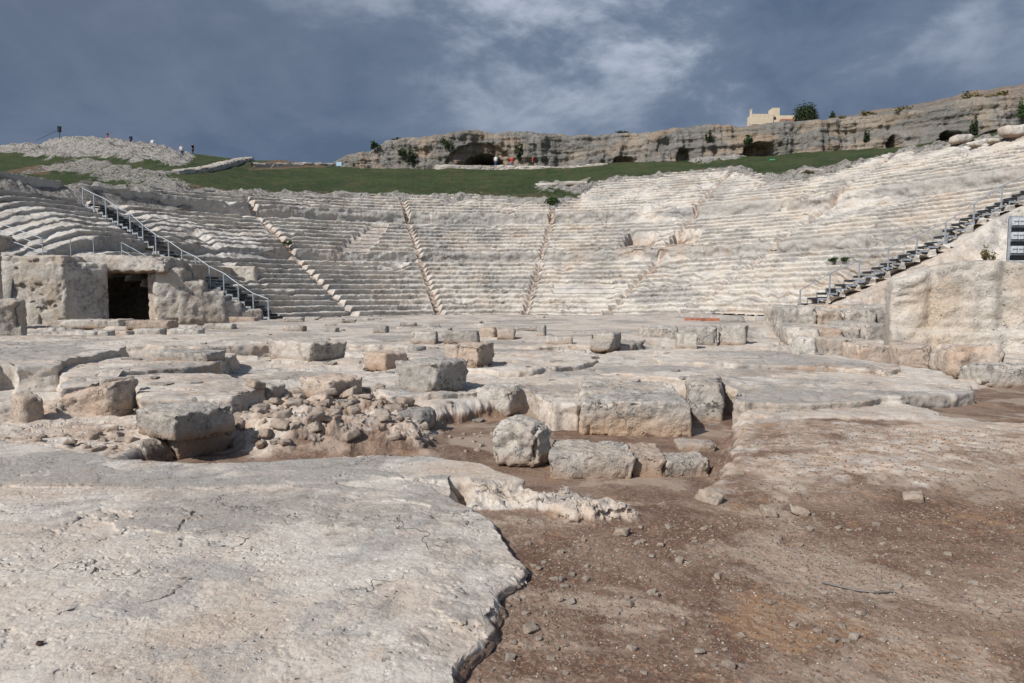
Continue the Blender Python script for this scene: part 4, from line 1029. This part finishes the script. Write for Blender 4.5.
# ------------------------------------------------------------------ people on the hill (tiny)
def person(x, y, z, face, top, legs, label, h=1.72, stride=.12, arm=.1, sit=False):
    k = h / 1.72
    me = bpy.data.meshes.new('person')
    hip = .9 * k
    Vv = [(0, 0, hip), (0, 0, 1.15 * k), (0, 0, 1.38 * k), (0, 0, 1.5 * k), (0, .01, 1.6 * k), (0, .01, 1.72 * k),
          (.1, 0, .86 * k), (.11, stride, .48 * k), (.11, stride * .9 - .05, .08), (.11, stride * .9 + .12, .03),
          (-.1, 0, .86 * k), (-.11, -stride * .6, .48 * k), (-.11, -stride - .1, .08), (-.11, -stride + .08, .03),
          (.2, 0, 1.4 * k), (.25, arm, 1.13 * k), (.24, arm * 2.2, .9 * k), (-.2, 0, 1.4 * k), (-.25, -arm, 1.13 * k), (-.24, -arm * .6, .88 * k)]
    E = [(0, 1), (1, 2), (2, 3), (3, 4), (4, 5), (0, 6), (6, 7), (7, 8), (8, 9), (0, 10), (10, 11), (11, 12), (12, 13), (2, 14), (14, 15), (15, 16), (2, 17), (17, 18), (18, 19)]
    rad = [.15, .14, .17, .06, .10, .085, .095, .07, .045, .04, .095, .07, .045, .04, .065, .045, .035, .065, .045, .035]
    me.from_pydata(Vv, E, []); o = new_obj('person', me, top, label=label, cat='person')
    me.materials.append(legs); me.materials.append(M_skin)
    md = o.modifiers.new('skin', 'SKIN'); sv = me.skin_vertices[0].data
    for i, r in enumerate(rad): sv[i].radius = (r, r)
    sv[0].use_root = True
    sd = o.modifiers.new('sub', 'SUBSURF'); sd.levels = 1; sd.render_levels = 1
    # bake so that clothing faces can be coloured by height
    dg = bpy.context.evaluated_depsgraph_get(); ev = o.evaluated_get(dg); nm = bpy.data.meshes.new_from_object(ev)
    o.modifiers.clear(); nm.materials.clear(); o.data = nm
    for mt in (top, legs, M_skin, M_black): nm.materials.append(mt)
    for p_ in nm.polygons:
        c = p_.center; p_.use_smooth = True
        p_.material_index = 3 if (c.z > 1.64 * k) else 2 if c.z > 1.47 * k else (1 if c.z < .92 * k and abs(c.x) < .2 else (2 if c.z < 1.0 * k else 0))
    o.location = (x, y, z); o.rotation_euler = (0, 0, face)
for (u, v, face, top, legs, lab, h, y0) in ((193, 155.5, 1.2, M_black, M_black, 'person in black walking along the skyline of the left hill', 1.75, 60), (182, 158, .4, M_white, M_blue, 'person in a white top left of the person in black', 1.65, 60),
    (153, 150, 0, M_white, M_blue, 'person half hidden behind the rocks left of the one in a white top', 1.6, 60), (131, 145.5, .8, M_blue, M_black, 'person in blue on the crest of the rocky hill', 1.6, 60), (108, 141.5, 2, M_black, M_red, 'person in dark clothes on top of the rocky hill', 1.5, 60),
    (512, 169, 0, M_red, M_blue, 'person in red right beside the big grotto', 1.65, 80), (533, 168.5, 1, M_red, M_black, 'person in red at the cliff right of the grotto', 1.6, 80), (496, 168, 0, M_white, M_blue, 'person in white in front of the dark grotto', 1.7, 80)):
    x, y = hit(u, v, y0)
    person(x, y, surf(x, y) - .02, face, top, legs, lab, h)
# lamp mast with a stay on the rocky hill
x, y = hit(60, 143, 60); zz = surf(x, y)
root = new_obj('lamp_mast', None, label='mast with a dark lamp head and slanting stay on the left rocky hill', cat='mast'); root.location = (x, y, zz)
m = MB(); m.tube((0, 0, -.5), (0, 0, 2.0), .05); new_obj('pole', m.mesh('pole'), M_tread, root)
m = MB(); m.box((0, 0, 2.0), (.4, .3, .75)); m.box((0, 0, 2.42), (.5, .36, .08)); new_obj('lamp_head', m.mesh('lamp_head'), M_black, root)
m = MB(); m.tube((-.2, 0, 1.9), (-3.6, 0, .4), .035); new_obj('stay', m.mesh('stay'), M_tread, root)
# small sign, tarpaulin, wooden frame on the grass
x, y = hit(339, 168, 80); zz = surf(x, y); m = MB(); m.box((0, 0, .55), (.75, .05, .5)); m.tube((-.3, .04, -.2), (-.3, .04, .6), .03); m.tube((.3, .04, -.2), (.3, .04, .6), .03)
o = new_obj('information_sign', m.mesh('information_sign'), M_sign, label='tiny pale blue information board at the low wall left of the cliff', cat='sign'); o.location = (x, y, zz)
x, y = hit(457, 180, 70); zz = surf(x, y); m = MB()
for dx in (-.75, .75): m.tube((dx, 0, -.1), (dx, 0, 1.0), .05)
m.tube((-.8, 0, .95), (.8, 0, .95), .045); m.tube((-.8, 0, .5), (.8, 0, .5), .035)
o = new_obj('wooden_frame', m.mesh('wooden_frame'), M_wood, label='small wooden barrier frame standing in the grass below the grotto', cat='barrier'); o.location = (x, y, zz)
x, y = hit(772, 161, 70); zz = surf(x, y)
o = new_obj('tarpaulin', rock_mesh(.6, .4, .18, res=.08, seed=3, rough=.8, rnd=.3), M_green, label='small bright green tarpaulin bundle on the grass under the wide shallow cave', cat='tarpaulin'); o.location = (x, y, zz)

# ------------------------------------------------------------------ loose stones and gravel
def scatter_in(poly_px, n, z=-.1):
    poly = pz(z, *poly_px); xs = [p[0] for p in poly]; ys = [p[1] for p in poly]; out = []
    while len(out) < n:
        # even in the ground area but denser close by
        x = rng.uniform(min(xs), max(xs)); y = rng.uniform(min(ys), max(ys))
        if sdf(poly, np.array([x]), np.array([y]))[0] > .03: out.append((x, y))
    return out
protos = [rock_mesh(1, .7, .5, res=.13, seed=700 + i, rough=1.7, rnd=.14, jit=.20, name='loose_stone') for i in range(6)]
for p_ in protos: p_.materials.append(M_stone)
LS = 'pale stones scattered over the brown earth'
def place_stone(x, y, s, label, group, name='loose_stone', cat='stone', i=0, lift=-.15):
    o = new_obj(name, protos[i % 6], None, label=label, cat=cat, group=group)
    o.location = (x, y, th(x, y) + lift * s * .5); o.rotation_euler = (rng.uniform(-.3, .3), rng.uniform(-.3, .3), rng.uniform(0, 6.28)); o.scale = (s, s, s * rng.uniform(.7, 1.2)); return o
for (u, v, s, lab) in ((530, 629, .085, 'largest pale stone on the brown earth beside the slab edge'), (564, 637, .03, 'small pale stone right of the largest one beside the slab edge'), (628, 605, .06, 'orange-brown stone in the middle of the brown earth'),
    (680, 562, .06, 'grey stone on the brown earth near the middle'), (728, 666, .055, 'pale stone near the bottom edge of the brown earth'), (699, 652, .045, 'pale stone left of the one near the bottom edge'), (768, 515, .13, 'wide flat pale stone at the foot of the reddish mound'),
    (798, 514, .15, 'flat pale rock embedded at the foot of the reddish mound'), (914, 499, .17, 'rounded pale rock on the reddish mound'), (622, 533, .11, 'flat light stone just below the end of the rocky lip'), (711, 500, .2, 'low worn rock on the near bank of the wet trench'), (770, 603, .06, 'pale cracked stone right of centre on the brown earth'), (742, 666 - 30, .035, 'pebble above the pale stone near the bottom edge')):
    x, y, zz = ground_hit(u, v); place_stone(x, y, s, lab, None, i=int(u))
x, y, zz = ground_hit(39, 645); o = place_stone(x, y, .035, 'small dark brown stone alone on the pale slab at the lower left', None, i=2, name='dark_stone', lift=0)
o.data = o.data.copy(); o.data.materials.clear(); o.data.materials.append(simple('dark_brown_stone', (.04, .02, .015)))
BR = [(475, 683), (500, 610), (530, 560), (490, 520), (600, 525), (720, 520), (900, 515), (1024, 500), (1024, 683)]
for i, (x, y) in enumerate(scatter_in(BR, 240)):
    place_stone(x, y, .016 + .040 * rng.random() ** 2.2, 'small pale stone, one of many scattered over the brown earth', LS, i=i)
RB_ = 'rubble stones heaped along the back of the wet trench'
for i, (x, y) in enumerate(scatter_in([(225, 425), (250, 405), (330, 392), (400, 400), (430, 418), (425, 435), (330, 440), (250, 436)], 170, -.1)):
    place_stone(x, y, .05 + .20 * rng.random() ** 2, 'grey rubble stone in the heap behind the wet trench', RB_, 'rubble_stone', i=i)
for i, (x, y) in enumerate(scatter_in([(380, 440), (500, 430), (540, 425), (490, 455), (400, 456)], 35, MUDZ)):
    place_stone(x, y, .03 + .05 * rng.random(), 'small pale stone lying in the mud of the trench', 'stones in the wet trench', i=i)
for i, (x, y) in enumerate(scatter_in([(20, 432), (130, 420), (150, 446), (60, 446)], 30, 0)):
    place_stone(x, y, .05 + .1 * rng.random() ** 2, 'warm rubble stone below the reddish sloping outcrop', 'rubble below the reddish outcrop', 'rubble_stone', i=i)
pm2 = [rock_mesh(1, .75, .42, res=.07, seed=750 + i, rough=1.8, rnd=.12, jit=.1, name='worn_stone') for i in range(5)]
for p_ in pm2: p_.materials.append(M_block)
def place_worn(x, y, s, label, group, i, z=None):
    o = new_obj('worn_stone', pm2[i % 5], None, label=label, cat='stone', group=group); o.location = (x, y, (th(x, y) if z is None else z) - .06 * s); o.rotation_euler = (0, 0, rng.uniform(-.5, .5)); o.scale = (s * rng.uniform(.8, 1.6), s, s * rng.uniform(.5, .9))
for i in range(60):
    y = rng.uniform(24, 42); x = rng.uniform(-.42, .36) * y
    if math.hypot(x - CX, y - CY) > 13 and y > 34: continue
    place_worn(x, y, rng.uniform(.3, .75), 'small worn stone half sunk in the pale floor at the back of the stage', 'worn stones across the back of the stage', i)
for i in range(95):
    y = rng.uniform(10, 22); x = rng.uniform(-.62, .30) * y
    place_worn(x, y, .06 + .22 * rng.random() ** 2, 'small broken stone lying on the pale bedrock in the middle of the stage', 'broken stones on the middle bedrock', i)
def gravel(name, regions, seed, mat):
    r = np.random.default_rng(seed); Vs = []; Qs = []; base = 0
    ico = np.array([(1, 0, 0), (-1, 0, 0), (0, 1, 0), (0, -1, 0), (0, 0, 1), (0, 0, -1)], float); tri = np.array([(0, 2, 4), (2, 1, 4), (1, 3, 4), (3, 0, 4), (2, 0, 5), (1, 2, 5), (3, 1, 5), (0, 3, 5)])
    for (poly_px, n, s0, s1, zr) in regions:
        poly = pz(zr, *poly_px); xs = [p[0] for p in poly]; ys = [p[1] for p in poly]
        X = r.uniform(min(xs), max(xs), n * 4); Y = r.uniform(min(ys), max(ys), n * 4); ok = sdf(poly, X, Y) > 0; X = X[ok][:n]; Y = Y[ok][:n]
        H = terrain(X, Y)[0]; S = s0 + (s1 - s0) * r.random(len(X)) ** 3
        sc = r.uniform(.6, 1.3, (len(X), 6, 1)) * S[:, None, None]
        V = ico[None] * sc * np.array((1, 1, .6)); a = r.uniform(0, 6.28, len(X)); c, s = np.cos(a)[:, None], np.sin(a)[:, None]
        V = np.stack([V[..., 0] * c - V[..., 1] * s, V[..., 0] * s + V[..., 1] * c, V[..., 2]], -1) + np.stack([X, Y, H + S * .2], -1)[:, None]
        Vs.append(V.reshape(-1, 3)); Qs.append((tri[None] + (np.arange(len(X)) * 6)[:, None, None] + base).reshape(-1, 3)); base += len(X) * 6
    new_obj(name, mesh_from(name, np.vstack(Vs), np.vstack(Qs), False), mat, label='fine gravel and grit strewn over the brown earth and mound', cat='gravel', kind='stuff')
M_gravel, gnt, gb = newmat('gravel_mix'); gg = NT(gnt); gt = gg.n('ShaderNodeTexCoord')
gv = gg.n('ShaderNodeTexVoronoi'); gv.inputs['Scale'].default_value = 70; gg.l(gt.outputs['Object'], gv.inputs['Vector']); gs = gg.n('ShaderNodeSeparateColor'); gg.l(gv.outputs['Color'], gs.inputs[0])
gc = gg.mix(gg.ramp(gs.outputs[0], .1, .9), (.085, .055, .04), (.24, .18, .135)); gc = gg.mix(gg.ramp(gs.outputs[1], .86, .95), gc, (.46, .41, .35)); gc = gg.mix(gg.ramp(gs.outputs[2], .8, .9), gc, (.26, .12, .06)); gg.l(gc, gb.inputs['Base Color'])
gravel('gravel', [(BR, 30000, .0015, .0095, -.1), ([(720, 500), (740, 440), (800, 420), (1040, 430), (1040, 500), (900, 512)], 5000, .003, .015, 0), ([(0, 683), (0, 560), (300, 520), (470, 560), (460, 683)], 900, .002, .006, 0)], 5, M_gravel)

# thin black cable end on the earth
m = MB(); pts = [ground_hit(u, v) for u, v in ((822, 584), (838, 588), (856, 592), (874, 594), (892, 593.5))]
for a, b in zip(pts[:-1], pts[1:]): m.tube((a[0], a[1], a[2] + .012), (b[0], b[1], b[2] + .012), .006)
new_obj('twig', m.mesh('twig'), simple('grey_twig', (.16, .14, .13)), label='thin bent grey twig lying on the brown earth at the lower right', cat='twig')

# ------------------------------------------------------------------ world, sun, camera
w = bpy.data.worlds.new('World'); SC.world = w; w.use_nodes = True; nt = w.node_tree; nt.nodes.clear(); g = NT(nt)
SUN_AZ = R(-133)      # compass from +Y, negative = to the left
SUN_EL = R(41)
sun_dir = (math.sin(SUN_AZ) * math.cos(SUN_EL), math.cos(SUN_AZ) * math.cos(SUN_EL), math.sin(SUN_EL))
out = g.n('ShaderNodeOutputWorld'); bg = g.n('ShaderNodeBackground'); g.l(bg.outputs[0], out.inputs[0]); bg.inputs[1].default_value = .1
sky = g.n('ShaderNodeTexSky'); sky.sky_type = 'NISHITA'; sky.sun_disc = False; sky.sun_elevation = SUN_EL; sky.sun_rotation = SUN_AZ % (2 * math.pi)
tc = g.n('ShaderNodeTexCoord'); nrm = g.n('ShaderNodeVectorMath', operation='NORMALIZE'); g.l(tc.outputs['Generated'], nrm.inputs[0])
mp = g.n('ShaderNodeMapping'); mp.inputs['Rotation'].default_value = (0, R(24), 0); mp.inputs['Scale'].default_value = (1.25, 1.25, 2.2); mp.inputs['Location'].default_value = (.6, 0, .35); g.l(nrm.outputs[0], mp.inputs[0])
n1 = g.noise(mp.outputs[0], 2.2, 9, .55, .25); n2 = g.noise(mp.outputs[0], 6.5, 9, .62, .3)
sx = g.n('ShaderNodeSeparateXYZ'); g.l(nrm.outputs[0], sx.inputs[0])
cf = g.math('ADD', g.math('MULTIPLY', n1, .76), g.math('MULTIPLY', n2, .24))
# a brighter break of cloud right of the middle, high up
dot = g.n('ShaderNodeVectorMath', operation='DOT_PRODUCT'); g.l(nrm.outputs[0], dot.inputs[0]); dv = np.array((.16, .9, .42)); dv /= np.linalg.norm(dv); dot.inputs[1].default_value = tuple(dv)
brk = g.ramp(dot.outputs['Value'], .95, 1.)
cf = g.math('ADD', cf, g.math('MULTIPLY', brk, .10))
c = g.mix(g.ramp(cf, .41, .56), (.84, 1.24, 1.98), (1.36, 1.80, 2.60))
c = g.mix(g.math('MULTIPLY', g.ramp(cf, .53, .66), g.math('MULTIPLY', g.ramp(sx.outputs[2], .12, .36, .15, 1.), g.ramp(dot.outputs['Value'], .86, .99, .25, 1.))), c, (4.3, 4.8, 5.8))
# violet grey bank at the left
lf = g.ramp(sx.outputs[0], -.55, .1, 1, 0)
c = g.mix(g.math('MULTIPLY', g.math('MULTIPLY', lf, g.ramp(sx.outputs[2], .05, .35)), .6), c, (.98, 1.24, 1.80))
# away from the storm the sky opens
opn = g.ramp(sx.outputs[1], .25, -.5)
c = g.mix(g.math('MULTIPLY', opn, .8), c, sky.outputs[0])
g.l(c, bg.inputs[0])
sl = bpy.data.lights.new('sun', 'SUN'); sl.energy = 4.2; sl.angle = R(.9); sl.color = (1, .965, .92)
so = bpy.data.objects.new('sun', sl); COL.objects.link(so)
from mathutils import Vector
so.rotation_euler = Vector(sun_dir).to_track_quat('Z', 'Y').to_euler()
cam = bpy.data.cameras.new('camera'); cam.sensor_width = 36; cam.lens = 36 * F / 1024; cam.clip_end = 2000; cam.clip_start = .05
co = bpy.data.objects.new('camera', cam); COL.objects.link(co); co.location = (0, 0, CAMZ); co.rotation_euler = (R(90) - PITCH, 0, 0); SC.camera = co
vs = SC.view_settings; SC.display_settings.display_device = 'sRGB'; vs.view_transform = 'Standard'; vs.look = 'None'; vs.gamma = 1; vs.exposure = .2; vs.use_curve_mapping = False
